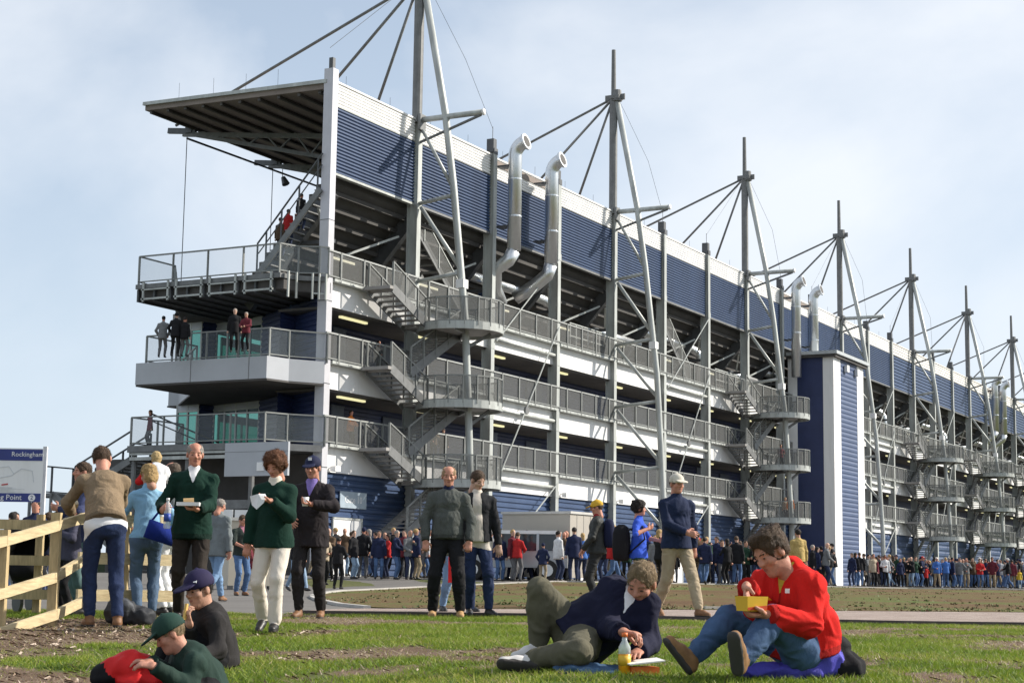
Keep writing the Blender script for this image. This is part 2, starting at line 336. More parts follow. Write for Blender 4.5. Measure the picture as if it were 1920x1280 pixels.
for li, L in enumerate(LV):
    m = MB(); m.prism([(.62, .42), (XE, .42), (XE, 12.6), (5.4, 12.6), (5.4, 9.7), (2.4, 3.2)], L-.32, L+.06); m.build('floor_slab', CONC, G)
    if li < 2:
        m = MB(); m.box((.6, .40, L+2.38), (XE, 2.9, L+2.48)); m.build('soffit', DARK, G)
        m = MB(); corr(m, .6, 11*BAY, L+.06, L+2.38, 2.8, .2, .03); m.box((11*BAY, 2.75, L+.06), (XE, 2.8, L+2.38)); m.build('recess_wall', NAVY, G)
    for n in range(NB):
        a = .5 if n == 0 else .17; x0 = n*BAY
        s_ = part('spandrel_panel', ('sp', n == 0), lambda mb: (mb.box((a-.16, .30, -1.0), (BAY+.16, .36, -.01)), mb.box((a-.16, .28, -1.03), (BAY+.16, .40, -1.0))), WHT, (x0, 0, L))
        part('deck_edge', ('de', n == 0), lambda mb: (mb.box((a, -.06, 0), (BAY-.17, .37, .12)), [mb.box((x, -.075, .02), (x+.12, -.06, .10)) for x in np.arange(a+.3, BAY-.4, .9)]), GALV, (x0, 0, L))
        gr_ = part('guard_rail', 'grail', gal_rail, RAILT, (x0, 0, L)); part('lower_rail', 'glow', gal_low, RAILM, (0, 0, 0), gr_)
        if n < 11:
            for j in range(4): part('post', 'gpost', lambda mb: mb.box((-.05, -.08, .0), (.05, -.01, 1.3)), RAILM, (.95+j*1.8, 0, 0), gr_)
        else: part('posts', 'gposts', lambda mb: [mb.box((.9+j*1.8, -.08, 0), (1.0+j*1.8, -.01, 1.3)) for j in range(4)], RAILM, (0, 0, 0), gr_)['kind'] = 'stuff'
        part('infill_panel', 'ginf', lambda mb: mb.quad((.2, -.02, .22), (BAY-.2, -.02, .22), (BAY-.2, -.02, 1.24), (.2, -.02, 1.24)), MESHM, (0, 0, 0), gr_)
        if li < 2:
            part('ceiling_light', 'clight', lambda mb: mb.box((0, .9, 2.28), (2.1, 1.05, 2.37)), LIGHT, (x0+(2.5 if n == 0 else .9), 0, L))
            if n % 2 == 0: part('door', 'gdoor', lambda mb: (mb.box((4.6, 2.70, .06), (5.6, 2.77, 2.2)), mb.box((4.55, 2.69, 2.2), (5.65, 2.77, 2.26))), mat('gallery door paint', (.16, .19, .26), .5), (x0, 0, L))
            else: part('wall_panel', 'gpan', lambda mb: mb.box((1.6, 2.70, .06), (3.4, 2.76, 2.1)), mat('gallery panel', (.06, .075, .12), .5), (x0, 0, L))
        else:
            part('ceiling_light', 'clight2', lambda mb: mb.box((0, 1.2, .95), (2.3, 1.35, 1.06)), mat('pale tube fitting', (.7, .68, .5), .5), (x0+1.6, 0, L+.4))
        if n % 3 == 2:
            part('brace_tube', 'btube', lambda mb: mb.tube([(.15, .14, -.55), (BAY-.15, .14, -.55)], .09, 8), GALV, (x0, 0, L), smooth=True)
for n in range(2, NB, 3):
    for z0, z1 in ((17.0, 11.7), (13.3, 4.4), (5.0, .6)):
        part('brace_rod', ('rod', z0), lambda mb: mb.tube([(BAY-.2, -.1, z0), (.2, -.1, z1)], .035, 6), GALV, (n*BAY, 0, 0))
    part('brace_disc', 'disc', lambda mb: mb.tube([(3.5, -.16, 8.55), (3.5, -.04, 8.55)], .2, 14), GALVD, (n*BAY, 0, 0))

# long silver pipes behind the top gallery
for n in range(2, NB-1, 3):
    part('pipe', 'pipe1', lambda mb: mb.tube([(.8, 2.0, 15.3), (BAY+1.5, 2.0, 15.3), (BAY+1.9, 1.8, 15.2), (BAY+2.1, 1.5, 14.8), (BAY+2.1, 1.4, 12.5)], .28, 10), SILV, (n*BAY, 0, 0), smooth=True)
    part('pipe', 'pipe2', lambda mb: mb.tube([(2*BAY+.4, 1.6, 14.3), (2*BAY+6.8, 1.6, 14.3)], .26, 10), SILV, (n*BAY, 0, 0), smooth=True)
    part('landing_frame', 'lfr', lambda mb: [mb.beam((BAY+x, .6, .1), (BAY+x, .6, 1.6), .06, .06) for x in np.arange(2.6, 7., .75)] and mb.beam((BAY+2.5, .6, 1.6), (BAY+7, .6, 1.6), .06, .06) and mb.beam((BAY+2.5, .6, .9), (BAY+7, .6, .9), .06, .06), GALV, (n*BAY, 0, 12.4))
# vomitory stairs under the tier (stringer flights seen through the opening)
for n in (1, 5, 9, 13, 17):
    o_ = part('inner_stair', 'instair', lambda mb: (mb.beam((.6, 1.0, 17.0), (6.4, 1.0, 12.6), .06, .34), mb.beam((.6, 2.2, 17.0), (6.4, 2.2, 12.6), .06, .34), [mb.box((.6+i*.38, 1.0, 16.95-i*.29), (.95+i*.38, 2.2, 17.0-i*.29)) for i in range(15)]), GALVD, (n*BAY, 0, 0))
    part('stair_rail', 'inrail', lambda mb: (mb.beam((.6, .95, 18.1), (6.4, .95, 13.7), .06, .06), [mb.beam((.7+i*1.4, .95, 16.9-i*1.06), (.7+i*1.4, .95, 18.0-i*1.06), .06, .06) for i in range(5)]), GALV, (0, 0, 0), o_)
    part('infill_panel', 'ininf', lambda mb: mb.quad((.6, .95, 17.0), (6.4, .95, 12.6), (6.4, .95, 13.65), (.6, .95, 18.0)), MESHM, (0, 0, 0), o_)

# ground floor cladding, doors
for n in range(NB):
    a = .5 if n == 0 else .17
    part('cladding_panel', ('g', n == 0, n < 10), lambda mb: corr(mb, a-.3, BAY+.2, -.5, 4.36, .44, .27 if n < 10 else .55, .06), BLUE, (n*BAY, 0, 0))
for x in (1.5, 16.5, 25, 38, 47):
    d_ = part('door', 'gd', lambda mb: (mb.box((0, .33, -.1), (2.1, .38, 2.42)), mb.box((1.03, .325, 0), (1.06, .332, 2.4))), WHT, (x, 0, 0))
    part('frame', 'gdf', lambda mb: (mb.box((-.08, .30, -.1), (0, .38, 2.5)), mb.box((2.1, .30, -.1), (2.18, .38, 2.5)), mb.box((-.08, .30, 2.42), (2.18, .38, 2.5))), GALV, (0, 0, 0), d_)
def text(name, body, size, loc, rot, m, parent=None, depth=.004, align='CENTER'):
    c = bpy.data.curves.new(name, 'FONT'); c.body = body; c.size = size; c.extrude = depth; c.align_x = align; c.align_y = 'CENTER'; c.resolution_u = 2
    t = bpy.data.objects.new(name, c); COL.objects.link(t); bpy.context.view_layer.update()
    me = bpy.data.meshes.new_from_object(t.evaluated_get(bpy.context.evaluated_depsgraph_get())); bpy.data.objects.remove(t)
    me.materials.clear(); me.materials.append(m); o = link(name, me, parent, loc); o.rotation_euler = rot; return o
m = MB(); m.box((1.9, .30, 2.92), (3.95, .34, 3.62)); sg = m.build('wall_sign', mat('sign grey', (.33, .40, .46), .5), G)
text('lettering', 'Gate 10', .42, (2.92, .295, 3.27), (PI/2, 0, 0), mat('sign white', (.75, .75, .75), .5), sg)
for n, L in ((0, 5.0), (3, 5.0), (4, 5.0), (6, 5.0)):
    part('floodlight', 'fl', lambda mb: (mb.box((-.03, .1, -.5), (.03, .3, -.44)), mb.box((-.2, -.15, -.62), (.2, .12, -.4))), WHT, (n*BAY+1.0, 0, L))

# open winding fire stairs, one per chosen mast
def treads_geo(a, b, w, n):
    a = np.array(a, float); b = np.array(b, float); out = []
    for i in range(n):
        p = a+(b-a)*((i+.5)/n); out.append(p)
    return out
def staircase(n, split):
    X = n*BAY; S = empty('staircase', (X, 0, 0)); S.parent = G
    for L in LV[::-1]:
        zl = L-1.25
        # first flight drops to the landing, second one crosses below it to the next gallery
        fl = [((-4.3, -1.38, L+.02), (-1.2, -1.38, zl)), ((-4.3, -.14, L+.02), (-1.2, -.14, zl))]
        f2 = [((1.6, -1.38, zl), (-2.7, -1.38, L-3.5)), ((1.6, -.14, zl), (-2.7, -.14, L-3.5))]
        m = MB(); m.box((-4.6, -1.42, L-.04), (-4.25, -.08, L+.10)); m.build('platform', CONC, S)
        for pair, nt_, w in ((fl, 8, 1.22), (f2, 12, 1.22)):
            for a, b in pair:
                m = MB(); m.beam(a, b, .06, .42); m.build('stringer', GALVD, S)
            for p in treads_geo(pair[0][0], pair[0][1], w, nt_):
                m = MB(); m.box((p[0]-.16, p[1]+.03, p[2]-.03), (p[0]+.16, p[1]+w, p[2]+.02)); m.build('tread', CONC, S)
            for a, b in (pair if pair is fl else pair[:1]):
                a = np.array(a); b = np.array(b)
                rail(S, [a, b], 1.15, 1.15, split=split)
        # landing, a round deck carried by the mast leg
        cx, cy, Rr = .25, -2.15, 1.95; k = 30
        poly = [(cx+Rr*math.cos(2*PI*i/k), cy+Rr*math.sin(2*PI*i/k)) for i in range(k)]
        m = MB(); m.prism(poly, zl-.05, zl+.04); m.prism([(-1.3, -1.4), (0, -1.4), (0, -.1), (-1.3, -.1)], zl-.06, zl+.03); ld = m.build('landing', CONC, S)
        m = MB(); kk = [(cx+Rr*math.cos(2*PI*i/k), cy+Rr*math.sin(2*PI*i/k), zl-.02) for i in range(k+1)]
        for a, b in zip(kk, kk[1:]): m.beam(a, b, .07, .34)
        m.build('rim', GALV, S)
        arc = [(cx+Rr*math.cos(R(t)), cy+Rr*math.sin(R(t)), zl+.05) for t in np.linspace(158, 425, 15)]
        rail(S, arc, 1.18, 1.1 if split else 9, split=split)
        m = MB(); m.beam((0, leg_y(zl), zl-.15), (1.9, -1.2, zl-.15), .1, .2); m.beam((0, leg_y(zl), zl-.15), (-1.4, -2.9, zl-.15), .1, .2); m.beam((0, leg_y(zl), zl-.9), (1.2, -3.2, zl-.12), .1, .14); m.build('bracket', GALVD, S)
    return S
staircase(1, True); staircase(7, True)
for n in STAIR_AT[2:]: staircase(n, False)

# exhaust ducts with elbow mouths
def duct(n, low):
    for k, dx in enumerate((.72, 4.85)):
        z0 = 16.3 if low else 14.8
        path = [(0, -.72, z0), (0, -.72, 21.15)] + [(0, -.72-.66*(1-math.cos(a)), 21.15+.68*math.sin(a)) for a in np.linspace(.15, 1.42, 7)]
        D_ = part('exhaust_duct', ('duct', low), lambda mb: mb.tube(path, .35, 16), SILV, (n*BAY+dx, 0, 0), smooth=True)
        e, d = np.array(path[-1]), np.array(path[-1])-np.array(path[-2]); d = d/np.linalg.norm(d)
        part('mouth', ('mouth', low), lambda mb: (mb.tube([e-d*.02, e+d*.09], .43, 18), mb.tube([e+d*.09, e+d*.10], .31, 18, 1)), [SILV, DARK], (0, 0, 0), D_)  # dark disc closes the opening, painting in the shade of the hollow duct
        for zc in (18.0, 19.9): part('collar', ('coll', zc), lambda mb: mb.tube([(0, -.72, zc), (0, -.72, zc+.07)], .37, 16), SILV, (0, 0, 0), D_)
        for zc in (17.5, 20.6): part('bracket', ('dbr', zc), lambda mb: mb.box((-.3, -.5, zc), (.3, .2, zc+.08)), DKST, (0, 0, 0), D_)
        if low:
            lo = [(0, -.72, 16.3), (0, -.5, 15.75), (-.1, .2, 15.2), (-.3, 1.2, 14.6)] if k else [(0, -.72, 16.3), (-.1, -.45, 15.8), (-.25, .2, 15.35), (.5, .6, 14.5), (1.3, .7, 13.9)]
            part('elbow', ('lo', k), lambda mb: mb.tube(lo, .36, 14), SILV, (0, 0, 0), D_, True)
duct(2, True); duct(8, False); duct(17, True)
m = MB(); m.box((15.9, .8, 12.6), (17.2, 1.6, 14.5)); corr(m, 15.9, 17.2, 12.6, 14.5, .79, .25, .04); m.build('plant_unit', BLUE, G)

# stair tower
T = empty('stair_tower', (60.3, 0, 0)); T.parent = G
m = MB(); corr(m, 1.6, 5.9, -.5, 16.5, -3.1, .34, .03); m.build('cladding_panel', TOWB, T)
m = MB(); m.box((0.02, -2.4, -.5), (.06, -.35, 16.5)); m.box((7.44, -3.0, -.5), (7.48, .2, 16.5)); m.build('side_panel', NAVY, T)  # near side's shade is put into its colour, darker than the blue front
for a, b in (((0, -3.14, -.5), (1.7, -2.35, 16.5)), ((5.85, -3.14, -.5), (7.5, -2.6, 16.5)), ((0, -.4, -.5), (.4, .3, 16.5))):
    m = MB(); m.box(a, b); m.build('corner_trim', WHT, T)
m = MB(); m.box((-.45, -3.55, 16.5), (7.95, .3, 16.74)); m.build('roof', mat('tower roof edge', (.42, .45, .46), .5), T)
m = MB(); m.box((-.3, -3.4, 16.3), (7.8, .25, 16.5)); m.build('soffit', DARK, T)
for x in (2.6, 5.2):
    m = MB(); m.box((x, -3.4, 15.5), (x+.5, -3.16, 16.0)); m.build('floodlight', WHT, T)

# ------------------------------------------------------------ end facade: terraces, walls, windows
def terrace(poly, z0, z1, mt, name='terrace'):
    m = MB(); m.prism(poly, z0, z1); return m.build(name, mt, G)
def wall_seg(mb, a, b, z0, z1, pitch=.24, dep=.05):
    a = np.array(a, float); b = np.array(b, float); d = (b-a)/np.linalg.norm(b-a); nrm = np.array([-d[1], d[0]])
    if nrm[0] > 0: nrm = -nrm
    n = round((z1-z0)/pitch); p = (z1-z0)/n; vs = []; pr = []
    for i in range(n):
        z = z0+i*p; pr += [(z, 0), (z+p*.2, dep), (z+p*.65, dep), (z+p*.85, 0)]
    pr.append((z1, 0))
    for z, q in pr: vs += [(*(a+nrm*q), z), (*(b+nrm*q), z)]
    mb.add(vs, [(2*i, 2*i+1, 2*i+3, 2*i+2) for i in range(len(pr)-1)])
def window(a, b, z0, z1, n):
    a = np.array(a, float); b = np.array(b, float); w = empty('window', (0, 0, 0)); w.parent = G
    for i in range(n+1):
        p = a+(b-a)*i/n; m = MB(); m.beam((*p, z0), (*p, z1), .08, .10, up=(1, 0, 0)); m.build('frame', GALV, w)
    for z in (z0+.04, z1-.35):
        m = MB(); m.beam((*a, z), (*b, z), .09, .09); m.build('frame', GALV, w)
    m = MB(); m.beam((*a, z1-.16), (*b, z1-.16), .06, .32); m.build('head_panel', GREYW, w)
    for i in range(n):
        p, q = a+(b-a)*(i+.05)/n, a+(b-a)*(i+.95)/n
        m = MB(); m.quad((*p, z0+.08), (*q, z0+.08), (*q, z1-.4), (*p, z1-.4)); m.build('pane', TEAL, w)
E_ = [(.5, .5), (2.0, 3.2), (4.1, 6.3), (5.2, 9.75), (4.45, 10.05), (4.7, 11.5)]
for z0, z1 in ((5.45, 7.95), (8.95, 11.8)):
    for i in (0, 1, 3):
        m = MB(); wall_seg(m, E_[i], E_[i+1], z0, z1); m.build('cladding_panel', NAVY, G)
    m = MB(); m.beam((2.0, 3.2, z0), (2.0, 3.2, z1), .14, .14); m.build('corner_trim', BLUE, G)
    window(E_[2], E_[3], z0, z1, 4); window(E_[4], E_[5], z0, z1, 2)
    window((9, 12.4), (26, 12.4), z0, z1, 9)
    m = MB(); m.box((26.2, 2.9, z0), (26.4, 12.5, z1)); m.build('partition_wall', NAVY, G)
    for k in range(6):
        t = empty('table', (6.3+1.2*(k % 3), 7.2+1.7*(k//3), z0)); t.parent = G
        m = MB(); m.tube([(0, 0, .72), (0, 0, .76)], .4, 14); m.build('tabletop', DARK, t); m = MB(); m.tube([(0, 0, 0), (0, 0, .72)], .04, 6); m.build('leg', DARK, t)
TL2 = [(0.0, .0), (-1.35, .85), (-2.55, 1.1), (-2.55, 7.95), (1.2, 7.95), (5.2, 11.9), (5.2, 12.5), (9, 12.5), (9, .4), (.6, .4)]
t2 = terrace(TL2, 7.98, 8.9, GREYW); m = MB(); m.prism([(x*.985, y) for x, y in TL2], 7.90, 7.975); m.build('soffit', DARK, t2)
for yy in (2.0, 5.0): m = MB(); m.box((-2.565, yy-.01, 7.98), (-2.55, yy+.01, 8.9)); m.build('joint_strip', GALVD, t2)
rail(G, [(0.1, -.05, 8.9), (-1.25, .95, 8.9), (-2.2, 1.25, 8.9), (-2.2, 7.7, 8.9), (1.2, 7.7, 8.9), (4.6, 11.2, 8.9)], 1.2, 1.7, GLASSR)
TL3 = [(0, -.02), (-.75, .95), (-1.7, 1.2), (-1.7, 8.9), (.8, 8.9), (5.2, 12.2), (9, 12.5), (9, .4), (.6, .4)]
t3 = terrace(TL3, 12.3, 12.5, GALVD)
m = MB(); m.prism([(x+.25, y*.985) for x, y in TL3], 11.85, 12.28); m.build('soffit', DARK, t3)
for y in np.arange(1.6, 8.8, .9): m = MB(); m.box((-1.6, y, 11.75), (5, y+.09, 12.28)); m.build('joist', DKST, t3)
rail(G, [(-.3, .2, 12.5), (-.7, 1.0, 12.5), (-1.62, 1.3, 12.5), (-1.62, 8.8, 12.5), (.8, 8.8, 12.5), (4.9, 12, 12.5)], 1.25, 1.75, GLASSR)
rail(G, [(-.3, .2, 12.5), (0.0, -.05, 12.5)], 1.25, 1.75, GLASSR)
for k, y in enumerate((1.5, 3.35, 5.15, 6.95)):
    m = MB()
    for q in (.05, 1.4): m.box((-1.8, y+q, 11.7), (-1.73, y+q+.09, 12.55))
    m.box((-1.8, y, 11.78), (-1.74, y+1.55, 11.86)); m.box((-1.8, y, 12.2), (-1.74, y+1.55, 12.26)); m.build('bracket_frame', GALV, t3)
m = MB()
m.beam((-.5, .4, 11.75), (-.05, 0, 11.75), .05, .06); m.build('bracket_frame', GALV, t3)
for x, y in ((-1.4, 1.1), (-.95, 1.0), (-.5, .5), (-.3, .3), (-.1, .1)): m = MB(); m.box((x-.04, y-.15, 11.5), (x+.04, y-.08, 12.6)); m.build('bracket_post', GALV, t3)
TL1 = [(0, 0), (-1.3, .9), (-2.35, 1.2), (-2.35, 8.4), (1.2, 8.4), (5.2, 11.9), (9, 12.5), (9, .4), (.6, .4)]
t1 = terrace(TL1, 5.12, 5.4, GALVD)
m = MB(); m.box((-2.3, 1.2, 4.78), (-2.2, 8.3, 4.92)); m.box((-2.3, 1.2, 5.0), (-2.2, 8.3, 5.1)); m.build('edge_beam', GALV, t1)
rail(G, [(0.1, -.05, 5.4), (-1.2, .95, 5.4), (-2.25, 1.3, 5.4), (-2.25, 8.3, 5.4), (1.2, 8.3, 5.4), (4.6, 11.4, 5.4)], 1.22, 1.75, GLASSR)
m = MB(); m.tube([(-1.2, 8.2, 6.9), (3.6, 8.2, 6.0)], .04, 6); m.tube([(-1.2, 8.2, 6.6), (3.6, 8.2, 5.7)], .03, 6); m.build('ramp_rail', DKST, t1)
for y in (2.0, 5.3, 8.2):
    m = MB(); m.tube([(-2.1, y, -.5), (-2.1, y, 5.1)], .12, 8); m.build('prop', GALVD, t1)
m = MB(); m.box((-2.62, -.15, 4.0), (-2.5, 3.0, 5.36)); wb = m.build('pale_panel', GREYW, G)
m = MB(); m.box((-2.625, -.15, 4.98), (-2.615, 3.0, 4.995)); m.build('joint_strip', GALVD, wb)
m = MB(); m.box((-2.66, 1.0, 4.2), (-2.62, 1.35, 4.55)); m.build('notice', WHT, wb)
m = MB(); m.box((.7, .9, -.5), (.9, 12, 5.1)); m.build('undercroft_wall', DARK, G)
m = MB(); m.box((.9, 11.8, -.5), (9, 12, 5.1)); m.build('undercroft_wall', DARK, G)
m = MB(); m.beam((-2.0, 1.0, 2.9), (-2.0, 9.0, 2.9), .1, .35); m.beam((-.6, .6, 2.2), (-.6, 9, 3.4), .1, .3); m.build('undercroft_beam', GALVD, G)
# stair descending from the left end of the lowest terrace
xs = -2.2
tp = onX(246, 808, xs); bt = onX(142, 862, xs)
m = MB(); m.beam(tp-(0, 0, 1.25), bt-(0, 0, 1.6), .1, .3); m.beam(tp+(1.3, 0, -1.25), bt+(1.3, 0, -1.6), .1, .3)
st = m.build('stair_stringer', GALVD, G)
q0, q1 = tp-(0, 0, 1.22), bt-(0, 0, 1.5)
for i in range(13):
    p = q0+(q1-q0)*(i/12); m = MB(); m.box((p[0], p[1]-.15, p[2]-.03), (p[0]+1.3, p[1]+.2, p[2]+.02)); m.build('tread', GALVD, st)
rail(st, [q0, q1], 1.22, 1.4, None, DKST, name='stair_rail'); rail(st, [q0+(1.3, 0, 0), q1+(1.3, 0, 0)], 1.22, 1.4, None, DKST, name='stair_rail')

# half landing at the outer end and a return flight down to the ground
m = MB(); m.box((q1[0]-1.5, q1[1]-.1, q1[2]-.15), (q1[0]+1.35, q1[1]+1.3, q1[2])); m.build('half_landing', GALVD, st)
for dx, dy in ((-1.4, 0), (-1.4, 1.2), (1.25, 0), (1.25, 1.2)): m = MB(); m.tube([(q1[0]+dx, q1[1]+dy, -.5), (q1[0]+dx, q1[1]+dy, q1[2]-.1)], .07, 8); m.build('prop', GALVD, st)
e0 = q1+np.array([-.12, 0, -.05]); e1 = np.array([e0[0], e0[1]-q1[2]*1.5, .05])
for dx in (0, -1.25): m = MB(); m.beam(e0+(dx, 0, 0), e1+(dx, 0, 0), .08, .3); m.build('return_stringer', GALVD, st)
for i in range(14): p = e0+(e1-e0)*((i+.5)/14); m = MB(); m.box((p[0]-1.25, p[1]-.16, p[2]-.03), (p[0], p[1]+.16, p[2]+.02)); m.build('tread', GALVD, st)
rail(st, [q1+(-1.4, 1.25, 0), q1+(1.25, 1.25, 0)], 1.22, 1.3, None, DKST, name='stair_rail'); rail(st, [e0, e1], 1.1, 1.4, None, DKST, name='stair_rail')

# ============================================================ GROUND
def ground_mat(name, stops, vs, bump=.6, bs=40., detail=8., attr=None, soil=None, rough=.95):
    m = bpy.data.materials.new(name); m.use_nodes = True; t = m.node_tree; b = t.nodes['Principled BSDF']; b.inputs['Roughness'].default_value = rough; b.inputs['Specular IOR Level'].default_value = .2
    g = N(t, 'ShaderNodeNewGeometry')
    n1 = N(t, 'ShaderNodeTexNoise', i_Scale=vs, i_Detail=detail, i_Roughness=.65); t.links.new(g.outputs['Position'], n1.inputs['Vector'])
    n2 = N(t, 'ShaderNodeTexNoise', i_Scale=bs, i_Detail=6., i_Roughness=.7); t.links.new(g.outputs['Position'], n2.inputs['Vector'])
    ma = N(t, 'ShaderNodeMix', data_type='FLOAT'); ma.inputs[0].default_value = .45
    t.links.new(n1.outputs[0], ma.inputs[2]); t.links.new(n2.outputs[0], ma.inputs[3])
    rp = ramp(t, ma.outputs[0], stops); out = rp.outputs[0]
    if attr:
        a = N(t, 'ShaderNodeAttribute', attribute_name=attr); rp2 = ramp(t, ma.outputs[0], soil)
        mx = N(t, 'ShaderNodeMix', data_type='RGBA'); t.links.new(a.outputs['Fac'], mx.inputs[0]); t.links.new(out, mx.inputs[6]); t.links.new(rp2.outputs[0], mx.inputs[7]); out = mx.outputs[2]
    t.links.new(out, b.inputs['Base Color'])
    bp = N(t, 'ShaderNodeBump', i_Strength=bump, i_Distance=.03); t.links.new(n2.outputs[0], bp.inputs['Height']); t.links.new(bp.outputs[0], b.inputs['Normal'])
    return m
SOIL = [(.30, (.055, .035, .022)), (.45, (.13, .085, .055)), (.55, (.19, .13, .09)), (.70, (.30, .24, .19))]
LAWN = ground_mat('lawn soil and turf', [(.32, (.04, .07, .012)), (.5, (.075, .13, .02)), (.68, (.11, .14, .035))], 1.3, .7, 55., attr='soil', soil=SOIL)
FIELD = ground_mat('rough field', [(.3, (.05, .055, .02)), (.5, (.09, .10, .035)), (.7, (.14, .12, .06))], .4, .5, 8.)
ASPH = ground_mat('asphalt', [(.3, (.11, .104, .098)), (.5, (.15, .142, .133)), (.7, (.19, .18, .168))], .35, .25, 60.)
GRAVEL = ground_mat('pinkish gravel path', [(.3, (.22, .17, .145)), (.5, (.33, .265, .23)), (.7, (.46, .39, .345))], 3., .7, 38.)
VERGE = ground_mat('dry grass verge', [(.36, (.085, .048, .024)), (.46, (.135, .08, .038)), (.52, (.12, .102, .036)), (.59, (.085, .13, .026))], .30, .9, 16.)
# one sheet out to the horizon
def polar(name, radii, angs, dz, m, kind='structure', attr=None, zoff=0):
    vs, fs = [], []; na = len(angs)
    ax, ay = FWH[:2], RT[:2]
    for r_ in radii:
        for a in angs:
            p = CAM[:2] + r_*(math.cos(a)*ax+math.sin(a)*ay); vs.append((p[0], p[1], gz(p[0], p[1])+dz))
    for i in range(len(radii)-1):
        for j in range(na-1): fs.append((i*na+j, i*na+j+1, (i+1)*na+j+1, (i+1)*na+j)[::-1])
    me = bpy.data.meshes.new(name); me.from_pydata(vs, [], fs); me.materials.append(m)
    me.polygons.foreach_set('use_smooth', [True]*len(fs))
    if attr:
        at = me.attributes.new('soil', 'FLOAT', 'POINT'); at.data.foreach_set('value', [attr(v) for v in vs])
    o = link(name, me); o['kind'] = kind; return o
angs = np.linspace(-PI, PI, 97)
g_ = polar('ground', [.05, 4, 8, 14, 20, 26, 34, 44, 54, 62, 75, 95, 130, 200, 320, 600, 1200, 2500, 4500], angs, -.03, FIELD)
def sheet(name, pxs, rlo, rhi, dz, m, nr=10):
    """ground strip between two curves given as distance against view direction"""
    vs, fs = [], []
    for px, a, b in zip(pxs, rlo, rhi):
        for k in range(nr+1): p = pos(px, a+(b-a)*k/nr, dz); vs.append(p)
    for i in range(len(pxs)-1):
        for k in range(nr): q = i*(nr+1)+k; fs.append((q, q+nr+1, q+nr+2, q+1))
    me = bpy.data.meshes.new(name); me.from_pydata([tuple(v) for v in vs], [], fs); me.materials.append(m); me.polygons.foreach_set('use_smooth', [True]*len(fs))
    o = link(name, me); o['kind'] = 'structure'; return o
pxw = np.arange(-900, 3300, 60.)
sheet('road', pxw, np.full(len(pxw), 21.3), np.full(len(pxw), 150.), -.004, ASPH, 60)
pp = np.array([540, 600, 650, 700, 850, 1040, 1300, 1700, 2300, 3000.])
sheet('path', pp, np.full(len(pp), 21.55), np.array([21.9, 24.2, 25, 25.2, 25.3, 25.5, 27, 29, 29.5, 30]), .006, GRAVEL, 8)
ip = np.array([586, 596, 612, 640, 680, 740, 790, 880, 960, 1040, 1150, 1300, 1500, 1700, 2000, 2400, 3000.])
ilo = np.interp(ip, [586, 612, 640, 700, 1040, 1300, 1700, 3000], [37, 30.5, 27.5, 25.4, 25.5, 27, 29, 30])
ihi = np.interp(ip, [586, 612, 640, 790, 1040, 1300, 1700, 3000], [37.1, 43, 46, 50, 55, 60, 66, 70])
sheet('verge', ip, ilo, ihi, .012, VERGE, 24)
KERB = mat('pale concrete kerb', (.42, .40, .37), .85, 0, .15, 3.)
def kerb(name, pts, w, h, m):
    mb = MB()
    for (a, ra), (b, rb) in zip(pts, pts[1:]):
        p, q = pos(a, ra), pos(b, rb); mb.beam(p+(0, 0, h/2-.04), q+(0, 0, h/2-.04), w, h+.08)
    o = mb.build(name, m); o['kind'] = 'structure'; return o
kerb('kerb', [(x, r) for x, r in zip(ip, ihi)], .13, .05, KERB)
kerb('kerb', [(586, 37), (590, 34.5), (600, 32), (612, 30.5), (640, 27.5), (690, 25.5)], .11, .04, KERB)
kerb('kerb', [(x, np.interp(x, [690, 1700, 3000], [25.4, 29, 30])) for x in range(1320, 1450, 60)], .1, .05, KERB)
EDGE = mat('dark timber edging', (.075, .06, .055), .85, 0, .3, 6.)
kerb('timber_edging', [(x, 21.45) for x in range(560, 3000, 80)], .09, .045, EDGE)
# near lawn with worn soil patches
def to_px(x, y):
    dx, dy = x-CAM[0], y-CAM[1]; dep = dx*FWH[0]+dy*FWH[1]; lat = dx*RT[0]+dy*RT[1]
    return (960+F_PX*lat/max(dep, .3), dep)
def soil_at(v):
    px, Z = to_px(v[0], v[1])
    n = noise.fractal(Vector((v[0]*.55, v[1]*.55, 3.1)), 1.0, 2.0, 4)
    n2 = noise.fractal(Vector((v[0]*1.6, v[1]*1.6, 9.1)), 1.0, 2.0, 4)
    s = n*1.15+n2*.7+.0
    if px < 470:   # mulched bank on the left
        s += np.interp(px, [300, 470], [.62, .1])*np.interp(Z, [9.6, 10.6, 16.6, 17.6], [.75, 1, 1, .0])
        band = abs(Z-(11.3+.0015*px)); s -= .75*max(0, 1-band/.7)
    if 520 < px < 1040: s += .55*max(0, 1-abs(Z-17.6-n*1.6)/1.9)
    if px > 1040: s += .38*max(0, 1-abs(Z-17.2-n*2)/1.6)
    s += .9*max(0, 1-math.hypot((px-1750)/75, (Z-9.6)/.55))+.5*max(0, 1-math.hypot((px-1500)/70, (Z-11.7)/.5))
    s += .55*max(0, 1-math.hypot((px-640)/110, (Z-12.4)/1.0))+.4*max(0, 1-math.hypot((px-1480)/60, (Z-9.3)/.3))
    s -= np.interp(px, [430, 560, 1000], [0, .16, .24])*np.interp(Z, [16.8, 18.6], [1, .2])
    s -= np.interp(Z, [20.2, 20.8], [0, .2])
    return float(np.clip(s*2.2+.25, 0, 1))
rad = np.concatenate([[.1, 3, 6], np.linspace(8.5, 20.6, 74), [21.35]])
lang = np.concatenate([np.linspace(-1.2, -.36, 14), np.linspace(-.35, .35, 151), np.linspace(.36, 1.2, 14)])
lawn = polar('lawn', rad, lang, 0, LAWN, attr=soil_at)

A3g = lambda *v: np.array(v, float)
